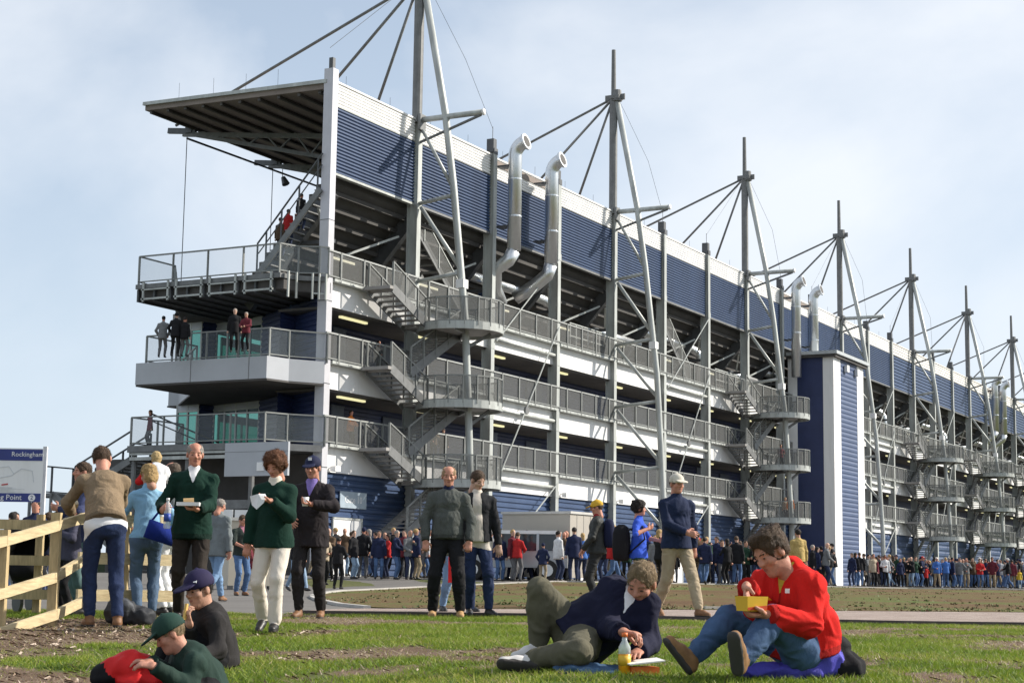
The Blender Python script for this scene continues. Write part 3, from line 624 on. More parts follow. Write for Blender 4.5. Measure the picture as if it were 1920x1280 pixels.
# grass blades, straw and bark chips as real geometry
def blades(name, n, hrange, dens, cols, w, lean, minz=8.7, maxz=21.2):
    VS = []; FC = 0; hue = []
    px = rng.uniform(-120, 2040, n*2); Z = np.sqrt(rng.uniform(minz**2, maxz**2, n*2)); cnt = 0
    V = np.zeros((n*3, 3), np.float32); H_ = np.zeros(n*3, np.float32)
    for a, z in zip(px, Z):
        if cnt >= n: break
        d = ray(a, 1086+.0143*(a-960)); d = d/(d@FWH); x, y = (CAM+d*z)[:2]
        s = soil_at((x, y, 0))
        if rng.random() > dens(s): continue
        zz = gz(x, y); h = rng.uniform(*hrange)*(1-.45*s); t = rng.uniform(0, 2*PI); l = rng.normal(0, lean, 2)
        dx, dy = math.cos(t)*w, math.sin(t)*w; k = cnt*3
        V[k] = (x-dx, y-dy, zz-.005); V[k+1] = (x+dx, y+dy, zz-.005); V[k+2] = (x+l[0]*h, y+l[1]*h, zz+h)
        H_[k:k+3] = np.clip(rng.normal(.42+.30*s+.38*noise.noise(Vector((x*.8, y*.8, 21)))+.22*noise.noise(Vector((x*2.6, y*2.6, 5))), .2), 0, 1); cnt += 1
    V = V[:cnt*3]; me = bpy.data.meshes.new(name)
    me.vertices.add(cnt*3); me.vertices.foreach_set('co', V.ravel()); me.loops.add(cnt*3); me.loops.foreach_set('vertex_index', np.arange(cnt*3, dtype=np.int32))
    me.polygons.add(cnt); me.polygons.foreach_set('loop_start', np.arange(0, cnt*3, 3, dtype=np.int32)); me.polygons.foreach_set('loop_total', np.full(cnt, 3, np.int32))
    at = me.attributes.new('hue', 'FLOAT', 'POINT'); at.data.foreach_set('value', H_[:cnt*3]); me.update()
    m = bpy.data.materials.new(name); m.use_nodes = True; t = m.node_tree; b = t.nodes['Principled BSDF']; b.inputs['Roughness'].default_value = .55; b.inputs['Specular IOR Level'].default_value = .3
    a = N(t, 'ShaderNodeAttribute', attribute_name='hue'); rp = ramp(t, a.outputs['Fac'], cols); t.links.new(rp.outputs[0], b.inputs['Base Color'])
    tl = N(t, 'ShaderNodeBsdfTranslucent'); t.links.new(rp.outputs[0], tl.inputs[0]); mx = N(t, 'ShaderNodeMixShader'); mx.inputs[0].default_value = .35
    t.links.new(b.outputs[0], mx.inputs[1]); t.links.new(tl.outputs[0], mx.inputs[2]); t.links.new(mx.outputs[0], t.nodes['Material Output'].inputs[0])
    me.materials.append(m); o = link(name, me); o['kind'] = 'stuff'; return o
GN = 190000
blades('grass', GN, (.008, .040), lambda s: 1.0-.93*s, [(0, (.085, .14, .013)), (.42, (.20, .285, .026)), (.72, (.30, .335, .05)), (1, (.46, .38, .17))], .0044, .95)
blades('straw', 16000, (.015, .05), lambda s: .12+.75*s, [(0, (.10, .065, .04)), (.5, (.26, .19, .12)), (1, (.50, .42, .31))], .007, 2.2)
vt = MB()
for i in range(1500):
    a = rng.uniform(600, 2000); lo_, hi_ = np.interp(a, ip, ilo), np.interp(a, ip, ihi); z = lo_+(hi_-lo_)*rng.random()**1.5; p = pos(a, z)
    if noise.noise(Vector((p[0]*.3, p[1]*.3, 4))) + .5*noise.noise(Vector((p[0]*1.1, p[1]*1.1, 8))) < -.05: continue
    for j in range(4):
        t = rng.uniform(0, PI); w_ = rng.uniform(.015, .045); c, d = math.cos(t)*w_, math.sin(t)*w_; q = p+A3g(rng.normal(0, .07), rng.normal(0, .07), 0); h_ = rng.uniform(.02, .055)
        vt.add([q-(c, d, 0), q+(c, d, 0), q+(rng.normal(0, .03), rng.normal(0, .03), h_)], [(0, 1, 2)], int(rng.integers(0, 3)))
o = vt.build('grass_tufts', [mat('tuft green', (.075, .13, .025), .7), mat('tuft olive', (.10, .10, .035), .7), mat('tuft brown', (.14, .085, .04), .8)]); o['kind'] = 'stuff'
cb = MB()
for i in range(2600):
    a = rng.uniform(-100, 620) if i < 1900 else rng.uniform(500, 2000); z = math.sqrt(rng.uniform(9**2, 17.5**2)); p = pos(a, z)
    if rng.random() > soil_at(p)+.02: continue
    s = rng.uniform(.012, .035); q = rng.uniform(0, PI); c, d = math.cos(q)*s, math.sin(q)*s; up = rng.uniform(.006, .02)
    cb.add([p+(-c, -d, .004), p+(c, d, up), p+(c-d*.4, d+c*.4, up+.008), p+(-c-d*.4, -d+c*.4, .01)], [(0, 1, 2, 3)], int(rng.integers(0, 3)))
o = cb.build('bark_chips', [mat('chip dark', (.10, .07, .05), .9), mat('chip mid', (.24, .17, .12), .9), mat('chip pale', (.42, .34, .27), .9)]); o['kind'] = 'stuff'
# a distant hedge line to close the horizon left of the stand
hb = MB()
hv = []
for i in range(80):
    a = -900+i*28; p = pos(a, 420); hgt = 5+3*noise.noise(Vector((i*.4, 0, 0)))+1.2*noise.noise(Vector((i*1.9, 5, 0))); hv.append((p, hgt))
for (p, h1), (q, h2) in zip(hv, hv[1:]): hb.add([p-(0, 0, 3), q-(0, 0, 3), q+(0, 0, h2), p+(0, 0, h1), p+FWH*8+(0, 0, h1*.8), q+FWH*8+(0, 0, h2*.8)], [(0, 1, 2, 3), (3, 2, 5, 4)])
o = hb.build('treeline', mat('far tree foliage', (.035, .05, .028), .9, 0, .35, .12)); o['kind'] = 'stuff'

# ============================================================ PEOPLE (signed distance bodies turned into one skin)
def surface_nets(Fd, org, h, M):
    nx, ny, nz = Fd.shape; S = Fd < 0
    c = [(0,0,0),(1,0,0),(0,1,0),(1,1,0),(0,0,1),(1,0,1),(0,1,1),(1,1,1)]
    def sh(A, o_): return A[o_[0]:nx-1+o_[0], o_[1]:ny-1+o_[1], o_[2]:nz-1+o_[2]]
    cnt = sum(sh(S, o_).astype(np.int8) for o_ in c); act = (cnt > 0) & (cnt < 8)
    idx = -np.ones(act.shape, np.int64); I = np.argwhere(act); idx[act] = np.arange(len(I))
    vals = np.stack([sh(Fd, o_)[act] for o_ in c], 1); acc = np.zeros((len(I), 3)); w = np.zeros(len(I)); C = np.array(c, float)
    for a, b in ((0,1),(2,3),(4,5),(6,7),(0,2),(1,3),(4,6),(5,7),(0,4),(1,5),(2,6),(3,7)):
        va, vb = vals[:, a], vals[:, b]; m = (va < 0) != (vb < 0); t = np.where(m, va/(va-vb+1e-12), 0)
        acc += np.where(m[:, None], C[a]+(C[b]-C[a])*t[:, None], 0); w += m
    V = org+h*(I+acc/w[:, None]); Q = []
    for ax in range(3):
        o1, o2 = [(1, 2), (2, 0), (0, 1)][ax]
        A = [slice(None)]*3; B = [slice(None)]*3; A[ax] = slice(0, -1); B[ax] = slice(1, None)
        a, b = S[tuple(A)], S[tuple(B)]; E = a != b
        for k in (o1, o2):
            z = [slice(None)]*3; z[k] = 0; E[tuple(z)] = False; z[k] = -1; E[tuple(z)] = False
        P = np.argwhere(E)
        if not len(P): continue
        def cell(d1, d2):
            q = P.copy(); q[:, o1] -= d1; q[:, o2] -= d2; return idx[q[:, 0], q[:, 1], q[:, 2]]
        q = np.stack([cell(1, 1), cell(0, 1), cell(0, 0), cell(1, 0)], 1); fl = ~a[E]
        q[fl] = q[fl][:, ::-1]; Q.append(q)
    Q = np.concatenate(Q); ctr = V[Q].mean(1)
    gi = np.clip(np.round((ctr-org)/h).astype(int), 0, np.array(Fd.shape)-1)
    return V, Q, M[gi[:, 0], gi[:, 1], gi[:, 2]]
nrm = lambda v: np.array(v, float)/(np.linalg.norm(v)+1e-9)
A3 = lambda *v: np.array(v, float)
class Body:
    """list of blended primitives: ('c' capsule a b ra rb, 'e' ellipsoid) each with a cloth index"""
    def __init__(s): s.p = []; s.pt = []; s.pf = []
    def cap(s, a, b, ra, rb, m, k=.03, dep=None, ratio=1., fine=0, clip=None): s.p.append(('c', A3(*a), A3(*b), ra, rb, m, k, None if dep is None else nrm(dep), ratio, fine, clip)); return s
    def ell(s, c, ax, rad_, m, k=.02, fine=0, sub=False): s.p.append(('e', A3(*c), np.array([nrm(v) for v in ax]), A3(*rad_), 0, m, k, sub, 1., fine)); return s
    def paint(s, fn, m, only=(1,)): s.pt.append((fn, m, only)); return s
    def mesh(s, h, fine=0):
        pr = [q for q in s.p if q[9] == fine]
        lo = np.full(3, 1e9); hi = -lo
        for q in pr:
            if q[0] == 'c': r_ = max(q[3], q[4]); lo = np.minimum(lo, np.minimum(q[1], q[2])-r_); hi = np.maximum(hi, np.maximum(q[1], q[2])+r_)
            else: r_ = q[3].max(); lo = np.minimum(lo, q[1]-r_); hi = np.maximum(hi, q[1]+r_)
        lo -= 3*h; hi += 3*h; n = np.ceil((hi-lo)/h).astype(int)+1
        Fd = np.full(n, .2, np.float32); M = np.zeros(n, np.int16)
        for q in pr:
            k = q[6]; pad = max(k*1.2, 2.5*h)
            if q[0] == 'c': r_ = max(q[3], q[4])+pad; a_, b_ = np.minimum(q[1], q[2])-r_, np.maximum(q[1], q[2])+r_
            else: r_ = q[3].max()+pad; a_, b_ = q[1]-r_, q[1]+r_
            i0 = np.maximum(0, np.floor((a_-lo)/h).astype(int)); i1 = np.minimum(n, np.ceil((b_-lo)/h).astype(int)+1)
            sl = tuple(slice(x, y) for x, y in zip(i0, i1))
            gx, gy, gz_ = np.meshgrid(*[lo[j]+h*np.arange(i0[j], i1[j]) for j in range(3)], indexing='ij', sparse=False)
            Pt = np.stack([gx, gy, gz_], -1)
            if q[0] == 'c':
                ab = q[2]-q[1]; L2 = ab@ab+1e-9; t = np.clip(((Pt-q[1])@ab)/L2, 0, 1); d = Pt-(q[1]+t[..., None]*ab)
                if q[7] is not None: d = d+(d@q[7])[..., None]*q[7]*(1/q[8]-1)
                dist = np.linalg.norm(d, axis=-1)-(q[3]+(q[4]-q[3])*t)
                if q[7] is not None: dist = dist*min(1, q[8]*1.15)
                if q[10] is not None: dist = np.maximum(dist, (Pt-q[10][0])@q[10][1])
            else:
                l = (Pt-q[1])@q[2].T; rr = q[3]; k0 = np.linalg.norm(l/rr, axis=-1); k1 = np.linalg.norm(l/(rr*rr), axis=-1)+1e-9; dist = k0*(k0-1)/k1
            f = Fd[sl]
            if q[0] == 'e' and q[7]:
                Fd[sl] = np.maximum(f, -dist); continue
            M[sl] = np.where(dist < f, q[5], M[sl])
            hh = np.clip(.5+.5*(f-dist)/k, 0, 1); Fd[sl] = f*(1-hh)+dist*hh-k*hh*(1-hh)
        pts_ = s.pt if fine == 0 else s.pf if fine == 1 else []
        if pts_:
            I = np.argwhere(np.abs(Fd) < 2.2*h); Pn = lo+h*I; cur = M[I[:, 0], I[:, 1], I[:, 2]]
            for fn, m_, only in pts_:
                k_ = fn(Pn) & np.isin(cur, only); cur[k_] = m_
            M[I[:, 0], I[:, 1], I[:, 2]] = cur
        return surface_nets(Fd, lo, h, M)
def join_mesh(name, parts, mats, wob=0.):
    vs, fs, ms, b = [], [], [], 0
    for V, Q, mi in parts: vs.append(V); fs.append(Q+b); ms.append(mi); b += len(V)
    V = np.concatenate(vs); Q = np.concatenate(fs); mi = np.concatenate(ms)
    me = bpy.data.meshes.new(name); me.vertices.add(len(V)); me.vertices.foreach_set('co', V.ravel().astype(np.float32))
    me.loops.add(Q.size); me.loops.foreach_set('vertex_index', Q.ravel().astype(np.int32)); me.polygons.add(len(Q))
    me.polygons.foreach_set('loop_start', np.arange(0, Q.size, 4, dtype=np.int32)); me.polygons.foreach_set('loop_total', np.full(len(Q), 4, np.int32))
    for m in mats: me.materials.append(m)
    me.polygons.foreach_set('material_index', mi.astype(np.int32)); me.polygons.foreach_set('use_smooth', np.ones(len(Q), bool)); me.update(); me.validate()
    return me
def cloth(col, rough=.88, bump=.5, bs=9., var=.16, stretch=(1, 1, .55)):
    return mat('cloth %.3f %.3f %.3f %.1f' % (*col, bs), col, rough, 0, var, 7., bump, bs, .2, stretch)
def skin(col=(.46, .25, .17)): return mat('skin %.2f' % col[0], col, .55, 0, .16, 22., .25, 90., .35, dirt=((col[0]*.95, col[1]*.66, col[2]*.62), 9., .45))
SKIN = skin(); SKINR = skin((.50, .235, .16)); SKINL = skin((.55, .34, .25))
EYE = mat('eye dark', (.075, .045, .035), .4); LIP = mat('lip', (.33, .12, .095), .5)
def hairm(col): return mat('hair %.3f %.3f' % col[:2], col, .65, 0, .35, 40., .9, 90., .3, (1, 1, .25))
SHOE_B = mat('black shoe leather', (.02, .018, .017), .45); SHOE_T = mat('tan boot leather', (.36, .21, .085), .7, 0, .2, 9.); SHOE_W = mat('white trainer', (.6, .58, .56), .6); SHOE_BR = mat('brown boot leather', (.20, .095, .04), .6, 0, .2, 9.); SOLE = mat('boot sole rubber', (.045, .04, .038), .8)
JEANS = cloth((.085, .15, .28), .9, .6, 12., .3); JEANSD = cloth((.022, .035, .085), .9, .6, 12., .25); JEANSL = cloth((.17, .27, .42), .9, .6, 12., .25)
BLACKC = cloth((.012, .012, .014)); 

def ik(a, c, l1, l2, pole):
    a, c = A3(*a), A3(*c); d = c-a; L = np.linalg.norm(d); L = min(L, (l1+l2)*.998); u = nrm(d); c = a+u*L
    x = (l1*l1-l2*l2+L*L)/(2*L); hgt = math.sqrt(max(0, l1*l1-x*x)); p = A3(*pole); p = nrm(p-u*(p@u)); return a+u*x+p*hgt, c
def head_prims(B, hc, f, u, s, hair_m, male=True, age=0, open_mouth=False, fine=1, brows=True, seed=0):
    rg = np.random.default_rng(seed+5); jw, jl, nl, ck = rg.uniform(.9, 1.1), rg.uniform(-.008, .008), rg.uniform(-.006, .006), rg.uniform(.9, 1.12)
    f = nrm(f); u = nrm(A3(*u)-f*(A3(*u)@f)); r = np.cross(f, u); ax = (r, f, u)
    P = lambda x, y, z: A3(*hc)+s*(r*x+f*y+u*z)
    w = 1. if male else .94
    B.ell(P(0, -.008, .032), ax, s*A3(.074*w, .094, .086), 0, .02, fine); B.ell(P(0, .026, -.045), ax, s*A3(.057*w*jw, .064, .070-jl*.6), 0, .03, fine)
    B.ell(P(0, .062+jl*.5, -.092+jl), ax, s*A3(.028*jw, .022, .022), 0, .025, fine)
    B.cap(P(0, .080, .018), P(0, .104+nl, -.020+nl), s*.010, s*(.0145+nl*.25), 0, .012, fine=fine); B.cap(P(-.011, .092, -.026), P(.011, .092, -.026), s*.010, s*.010, 0, .008, fine=fine)
    B.cap(P(-.036, .073, .026), P(.036, .073, .026), s*.012, s*.012, 0, .015, fine=fine)
    for q in (-1, 1):
        B.ell(P(q*.038*w, .058, -.022), ax, s*A3(.027*ck, .026, .024*ck), 0, .02, fine)
        B.ell(P(q*.077*w, -.006, -.004), ax, s*A3(.010, .020, .032), 0, .008, fine)
        B.ell(P(q*.031, .098, .004), ax, s*A3(.017, .014, .0105), 0, .001, fine, True)
        B.ell(P(q*.031, .0745, .003), ax, s*A3(.015, .0135, .0115), 0, .002, fine)
    B.cap(P(-.019, .0825, -.052), P(.019, .0825, -.052), s*.0065, s*.0065, 0, .004, fine=fine); B.cap(P(-.015, .0815, -.063), P(.015, .0815, -.063), s*.0070, s*.0070, 0, .004, fine=fine)
    def loc(Q): d = (Q-A3(*hc))/s; return d@r, d@f, d@u
    def p_eye(Q): x, y, z = loc(Q); return (y > .04) & (np.abs(np.abs(x)-.031) < .0125) & (np.abs(z-.003) < .0045*(1-((np.abs(x)-.031)/.016)**2)+.0008)
    def p_brow(Q): x, y, z = loc(Q); t_ = (np.abs(x)-.031)/.019; return (y > .04) & (np.abs(t_) < 1) & (np.abs(z-.0225-.004*(1-t_**2)) < .0042)
    def p_lip(Q): x, y, z = loc(Q); return (y > .05) & (np.abs(x) < .022) & (np.abs(z+.0575) < .0095*(1-(x/.024)**2))
    B.pf += [(p_eye, 3, (0,)), (p_lip, 4, (0,))]+([(p_brow, 2, (0,))] if brows else [])
    B.cap(P(0, -.018, -.04), P(0, -.03, -.15), s*.053*w, s*.058*w, 0, .03, fine=fine)
    return ax
def hair_mesh(name, hc, f, u, s, style, m, parent, seed=0):
    f = nrm(f); u = nrm(A3(*u)-f*(A3(*u)@f)); r = np.cross(f, u); h = .0075; B = Body()
    P = lambda x, y, z: A3(*hc)+s*(r*x+f*y+u*z); ax = (r, f, u)
    big = {'short': .010, 'balding': .008, 'curly': .038, 'bob': .016, 'thick': .020, 'kid': .014}[style]
    B.ell(P(0, -.012, .034), ax, s*A3(.075+big, .092+big*.7, .086+big), 0, .02)
    if style in ('bob', 'kid'):
        B.ell(P(0, -.045, -.035), ax, s*A3(.088, .062, .10), 0, .03)
    if style == 'curly':
        for i in range(26):
            t = i*2.4; zz = .13-.15*(i/26); rr = .075*math.sqrt(max(.05, 1-((zz-.03)/.13)**2))+.025
            if math.sin(t) > .35 and zz < .085: continue
            B.ell(P(math.cos(t)*rr, -.018+math.sin(t)*rr*1.05, zz), ax, s*A3(.026, .026, .026), 0, .02)
    if style == 'thick':
        for i in range(16):
            t = i*.42-.2; B.ell(P(math.cos(t)*.055, -.01+math.sin(t)*.075, .105), ax, s*A3(.028, .03, .026), 0, .014)
    # carve the face away
    B.ell(P(0, .135, -.058 if style != 'bob' else -.06), ax, s*A3(.10, .115, .142), 0, .001, 0, True)
    B.ell(P(0, .02, -.15), ax, s*A3(.12 if style not in ('bob', 'kid') else .065, .10, .105), 0, .001, 0, True)
    for q in (-1, 1): B.ell(P(q*.085, .012, -.012), ax, s*A3(.03, .034, .042), 0, .001, 0, True)
    if style == 'balding': B.ell(P(0, .055, .135), ax, s*A3(.085, .125, .080), 0, .001, 0, True)
    V, Q, mi = B.mesh(h*s)
    for i, v in enumerate(V):
        n = noise.noise(Vector(v)*55+Vector((seed, 0, 0)))*.006+noise.noise(Vector(v)*24)*.008; V[i] = v+nrm(v-A3(*hc))*n
    o = link('hair', join_mesh(name, [(V, Q, mi)], [m]), parent)
    rg = np.random.default_rng(seed+11); n_ = {'balding': 420, 'curly': 2400}.get(style, 1100); pk = rg.integers(0, len(Q), n_); ctr = V[Q[pk]].mean(1); out = np.array([nrm(c-P(0, -.012, .03)) for c in ctr])
    vs = np.zeros((n_*3, 3))
    for i in range(n_):
        no = out[i]; fl = -u*.8-f*.25+rg.normal(0, .55, 3) if style != 'curly' else rg.normal(0, 1, 3)
        if style in ('short', 'thick', 'balding'): fl = fl*(.35 if no@u < .5 else 1)+(f*.7+u*.3 if style == 'thick' and no@u > .4 else 0)
        t = nrm(fl-no*(fl@no)); L = rg.uniform(.018, .036)*s; w_ = np.cross(no, t)*.0019*s
        b = ctr[i]-no*.003; vs[i*3] = b-w_; vs[i*3+1] = b+w_; vs[i*3+2] = b+t*L+no*(.010 if style != 'curly' else .018)*s*rg.uniform(.3, 1.2)
    me = bpy.data.meshes.new('hair_strands'); me.from_pydata([tuple(v) for v in vs], [], [(i*3, i*3+1, i*3+2) for i in range(n_)]); me.materials.append(m)
    q = link('hair_strands', me, o); q['kind'] = 'stuff'
    return o
def cap_mesh(hc, f, u, s, m, parent, brim=None, name='cap'):
    f = nrm(f); u = nrm(A3(*u)-f*(A3(*u)@f)); r = np.cross(f, u); B = Body(); P = lambda x, y, z: A3(*hc)+s*(r*x+f*y+u*z); ax = (r, f, u)
    B.ell(P(0, -.006, .045), ax, s*A3(.089, .108, .095), 0, .01); B.ell(P(0, -.03, -.075), ax, s*A3(.16, .2, .112), 0, .001, 0, True)
    B.ell(P(0, .125, .038), (r, nrm(f-.25*u), nrm(u+.25*f)), s*A3(.078, .075, .010), 1, .008); B.ell(P(0, -.006, .142), ax, s*A3(.012, .012, .008), 1, .004)
    return link(name, join_mesh(name, [B.mesh(.0085*s)], [m, brim or m]), parent)
def hand_prims(B, w, d, n, s, curl=.5, thumb=1, m=0, fine=2, el=None):
    """wrist w, finger direction d, palm normal n (palm side), thumb side sign"""
    d = nrm(d); n = nrm(A3(*n)-d*(A3(*n)@d)); x = np.cross(d, n)*thumb; P = lambda a, b, c: A3(*w)+s*(x*a+d*b+n*c)
    B.cap(P(0, 0, 0) if el is None else A3(*w)+nrm(A3(*el)-A3(*w))*.05*s, P(0, .012, 0), s*.027, s*.027, m, .015, fine=fine)
    B.cap(P(-.004, .02, 0), P(0, .075, .004), s*.036, s*.042, m, .015, n, .42, fine)
    L = (.070, .080, .074, .058)
    for i, l in enumerate(L):
        xx = .030-.021*i; a = P(xx, .085-.004*abs(i-1.2), .002); an = curl*.9
        for k, fr in enumerate((.45, .32, .23)):
            an2 = an+curl*.75*k; dd = d*math.cos(an2)+n*math.sin(an2)+x*.08*(1.2-i)*(1-curl); b = a+s*l*fr*nrm(dd)
            B.cap(a, b, s*(.0098-.0010*k), s*(.0090-.0010*k), m, .005, fine=fine); a = b
    a = P(.028, .025, .006); b = a+s*.042*nrm(x*.8+d*.6+n*(.25+.5*curl)); c = b+s*.034*nrm(x*(.35-.5*curl)+d*.85+n*(.2+.6*curl))
    B.cap(a, b, s*.0135, s*.0115, m, .01, fine=fine); B.cap(b, c, s*.0112, s*.0092, m, .006, fine=fine)
def person_mesh(J, O):
    """J joints, O options; cloth slots 0 skin 1 top 2 hair/brow 3 eye 4 lip 5 bottoms 6 shoe 7 sole 8 collar/undershirt"""
    B = Body(); s = O.get('s', 1.); fem = O.get('fem', False); lo = O.get('loose', .018); side = nrm(J['shL']-J['shR']); up = nrm(J['neck']-J['pel']); fr = nrm(np.cross(side, up))
    if fr@J['front'] < 0: fr = -fr
    hw, cw, ww = (.158, .148, .125) if fem else (.155, .170, .150)
    wst = J['pel']+(J['neck']-J['pel'])*.34; ch = J['pel']+(J['neck']-J['pel'])*.72
    if 'wst' in J: wst = J['wst']
    if 'ch' in J: ch = J['ch']
    hem = O.get('hem', .10)
    # legs and seat
    tl = O.get('leg', 1.)
    B.cap(J['hipR'], J['hipL'], s*.105, s*.105, 5, .04, fr, .92); B.cap(J['pel']-up*.02, J['pel']+up*.07*s, s*hw*.92, s*ww*.98, 5, .04, fr, .72)
    for q in 'LR':
        hp, kn, an, to = J['hip'+q], J['kn'+q], J['an'+q], J['to'+q]
        B.cap(hp, kn, s*.094*tl, s*.066*tl, 5, .03); mid = kn+(an-kn)*.33; B.cap(kn, mid, s*.064*tl, s*.064*tl, 5, .02); B.cap(mid, an+(kn-an)*.10, s*.064*tl, s*(.052*tl if not O.get('flare') else .07), 5, .02)
        fd = nrm(to-an); dn = A3(0, 0, -1) if 'sole' not in J else J['sole'+q] if 'sole'+q in J else J['sole']
        hl = an-fd*.03*s+dn*.045*s; B.cap(hl, an+fd*.07*s+dn*.04*s, s*.038, s*.040, 6, .02); B.cap(an+fd*.05*s+dn*.045*s, to+dn*.052*s, s*.043, s*.036, 6, .02, dn, .72); B.cap(an+(kn-an)*.12, an+dn*.03*s, s*.043, s*.042, 6, .015)
        if O.get('soles', True): B.cap(hl+dn*.028*s, to+dn*.075*s, s*.039, s*.040, 7, .004, dn, .35)
        if O.get('heels'): B.cap(hl, hl+dn*.05*s, s*.022, s*.016, 6, .006)
    # torso and garment
    B.cap(J['pel']+up*.06*s, wst, s*ww*.96, s*ww+lo*.2, 1, .04, fr, .72); B.cap(wst, ch, s*ww+lo*.35, s*cw*.94+lo*.25, 1, .05, fr, .70)
    B.cap(ch, J['neck']-up*.11*s, s*cw*.94+lo*.2, s*cw*.62, 1, .05, fr, .66)
    for q in 'LR':
        B.cap(J['neck']-up*.055*s, J['sh'+q]-up*.005*s, s*.058, s*.050+lo*.3, 1, .05)
    if fem:
        for q in (-1, 1): B.ell(ch+fr*.085*s+side*q*.066*s, (side, fr, up), s*A3(.066, .055, .062), 1, .04)
    else: B.ell(ch+fr*.052*s, (side, fr, up), s*A3(.13, .065, .09), 1, .05); B.ell(ch-fr*.05*s+up*.02, (side, fr, up), s*A3(.13, .06, .12), 1, .05)
    if O.get('belly'): B.ell(wst+fr*.05*s, (side, fr, up), s*A3(.145, .10, .13), 1, .06)
    if hem > -.05:
        hp_ = J['pel']-up*hem*s; hn_ = nrm(-up+O.get('hemtilt', 0)*fr)
        B.cap(wst, hp_-up*.12*s, s*ww+lo*.7, s*hw*1.06+lo*1.15, 1, .018, fr, O.get('hemr', .88), clip=(hp_, hn_)); B.paint(lambda P: ((P-hp_)@hn_ < -.004) & (np.abs((P-J['pel'])@side) < .30*s) if O.get('hemfix', True) else np.zeros(len(P), bool), 1, (5,))
    for q in 'LR':
        sh, el, wr = J['sh'+q], J['el'+q], J['wr'+q]; sl = O.get('sleeve', 1.)
        B.cap(sh-up*.012*s, el, s*.047+lo*.28, s*.043+lo*.40, 1, .05)
        if sl >= 1: B.cap(el, wr+(el-wr)*-.02, s*.044+lo*.5, s*.033+lo*.45, 1, .025, clip=(wr, nrm(wr-el)))
        else: B.cap(el, wr, s*.041, s*.028, 0, .015)
    B.cap(J['neck']-up*.05*s, J['neck']+up*.008*s, s*.070+lo*.3, s*.060+lo*.2, O.get('collar', 1), .012)
    nk = J['neck']
    if O.get('vneck'):
        w0, dp = O.get('vw', .062)*s, O.get('vd', .17)*s
        B.paint(lambda P: (((P-nk)@fr) > .02*s) & (((P-nk)@fr) < .17*s) & (np.abs((P-nk)@side) < w0*(1+((P-nk)@up-.0)/dp)) & (((P-nk)@up) > -dp) & (((P-nk)@up) < .045*s), 8, (1, O.get('collar', 1)))
    if O.get('open'):
        B.paint(lambda P: (((P-nk)@fr) > .0) & (np.abs((P-nk)@side+.012*s) < (.045+.03*np.clip(-((P-nk)@up)*2, 0, 1))*s) & (((P-nk)@up) > -.75*s) & (((P-nk)@up) < .03*s), 8)
    if O.get('shirt_tail'):
        pl_ = J['pel']; hm = -O.get('hem', .1)*s
        B.paint(lambda P: (((P-pl_)@up) > hm-.055*s-.05*s*np.clip((P-pl_)@side*4+.3, 0, 1)) & (((P-pl_)@up) < hm+.05*s) & (np.linalg.norm((P-pl_)-((P-pl_)@up)[:, None]*up, axis=1) < .3*s), 8, (5,))
    if O.get('red_side'): B.paint(lambda P: (P-nk)@side > .05*s, 8)
    if O.get('rib'):
        B.paint(lambda P: ((P-J['pel']+up*hem*s)@up < .045*s) & (np.abs((P-J['pel'])@side) < .22*s), 9, (1,))
    for q in 'LR':
        if O.get('sleeve', 1.) >= 1 and O.get('rib'):
            w_, e_ = J['wr'+q], nrm(J['el'+q]-J['wr'+q])
            B.paint(lambda P, w_=w_, e_=e_: ((P-w_)@e_ < .035*s) & (np.linalg.norm(P-w_, axis=1) < .075*s), 9, (1,))
    if O.get('zip'):
        B.paint(lambda P: (np.abs((P-nk)@side) < .0075) & ((P-nk)@fr > 0) & ((P-nk)@fr < .2) & ((P-nk)@up > -O['zip']*s) & ((P-nk)@up < .03*s), 9, (1,))
    return B, fr, up, side
PERSONS = []
def soften(V, Q, mi, it=6):
    """straighten the stepped seams between two cloths"""
    n = len(V); e = np.concatenate([np.sort(Q[:, [k, (k+1) % 4]], 1) for k in range(4)]); f = np.tile(np.arange(len(Q)), 4)
    key = e[:, 0]*n+e[:, 1]; o = np.argsort(key, kind='stable'); key, f = key[o], f[o]
    same = np.nonzero(key[1:] == key[:-1])[0]; d = same[mi[f[same]] != mi[f[same+1]]]
    a, b = key[d]//n, key[d] % n
    V = V.copy()
    for _ in range(it):
        acc = np.zeros_like(V); c = np.zeros(n)
        np.add.at(acc, a, V[b]); np.add.at(acc, b, V[a]); np.add.at(c, a, 1); np.add.at(c, b, 1)
        k = c > 1; V[k] = .5*V[k]+.5*acc[k]/c[k][:, None]
    return V
def folds(V, Q, mi, amp=.011, seed=0.):
    """push the cloth in and out along its normals in soft creases"""
    n = np.zeros_like(V); fn = np.cross(V[Q[:, 2]]-V[Q[:, 0]], V[Q[:, 3]]-V[Q[:, 1]])
    for k in range(4): np.add.at(n, Q[:, k], fn)
    n /= np.linalg.norm(n, axis=1)[:, None]+1e-12
    w = np.zeros(len(V)); m = np.isin(mi, (1, 5)).astype(float)
    for k in range(4): w[Q[:, k]] = np.maximum(w[Q[:, k]], m)
    out = V.copy()
    for i in np.nonzero(w)[0]:
        v = V[i]; a = noise.noise(Vector((v[0]*6+seed, v[1]*6, v[2]*6))); b = noise.noise(Vector((v[0]*9+v[2]*5+a*2, v[1]*9-seed, v[2]*11-v[0]*4+a*3)))
        out[i] = v+n[i]*(amp*(a*.75+(.55-abs(b)*1.9)*.8))
    return out
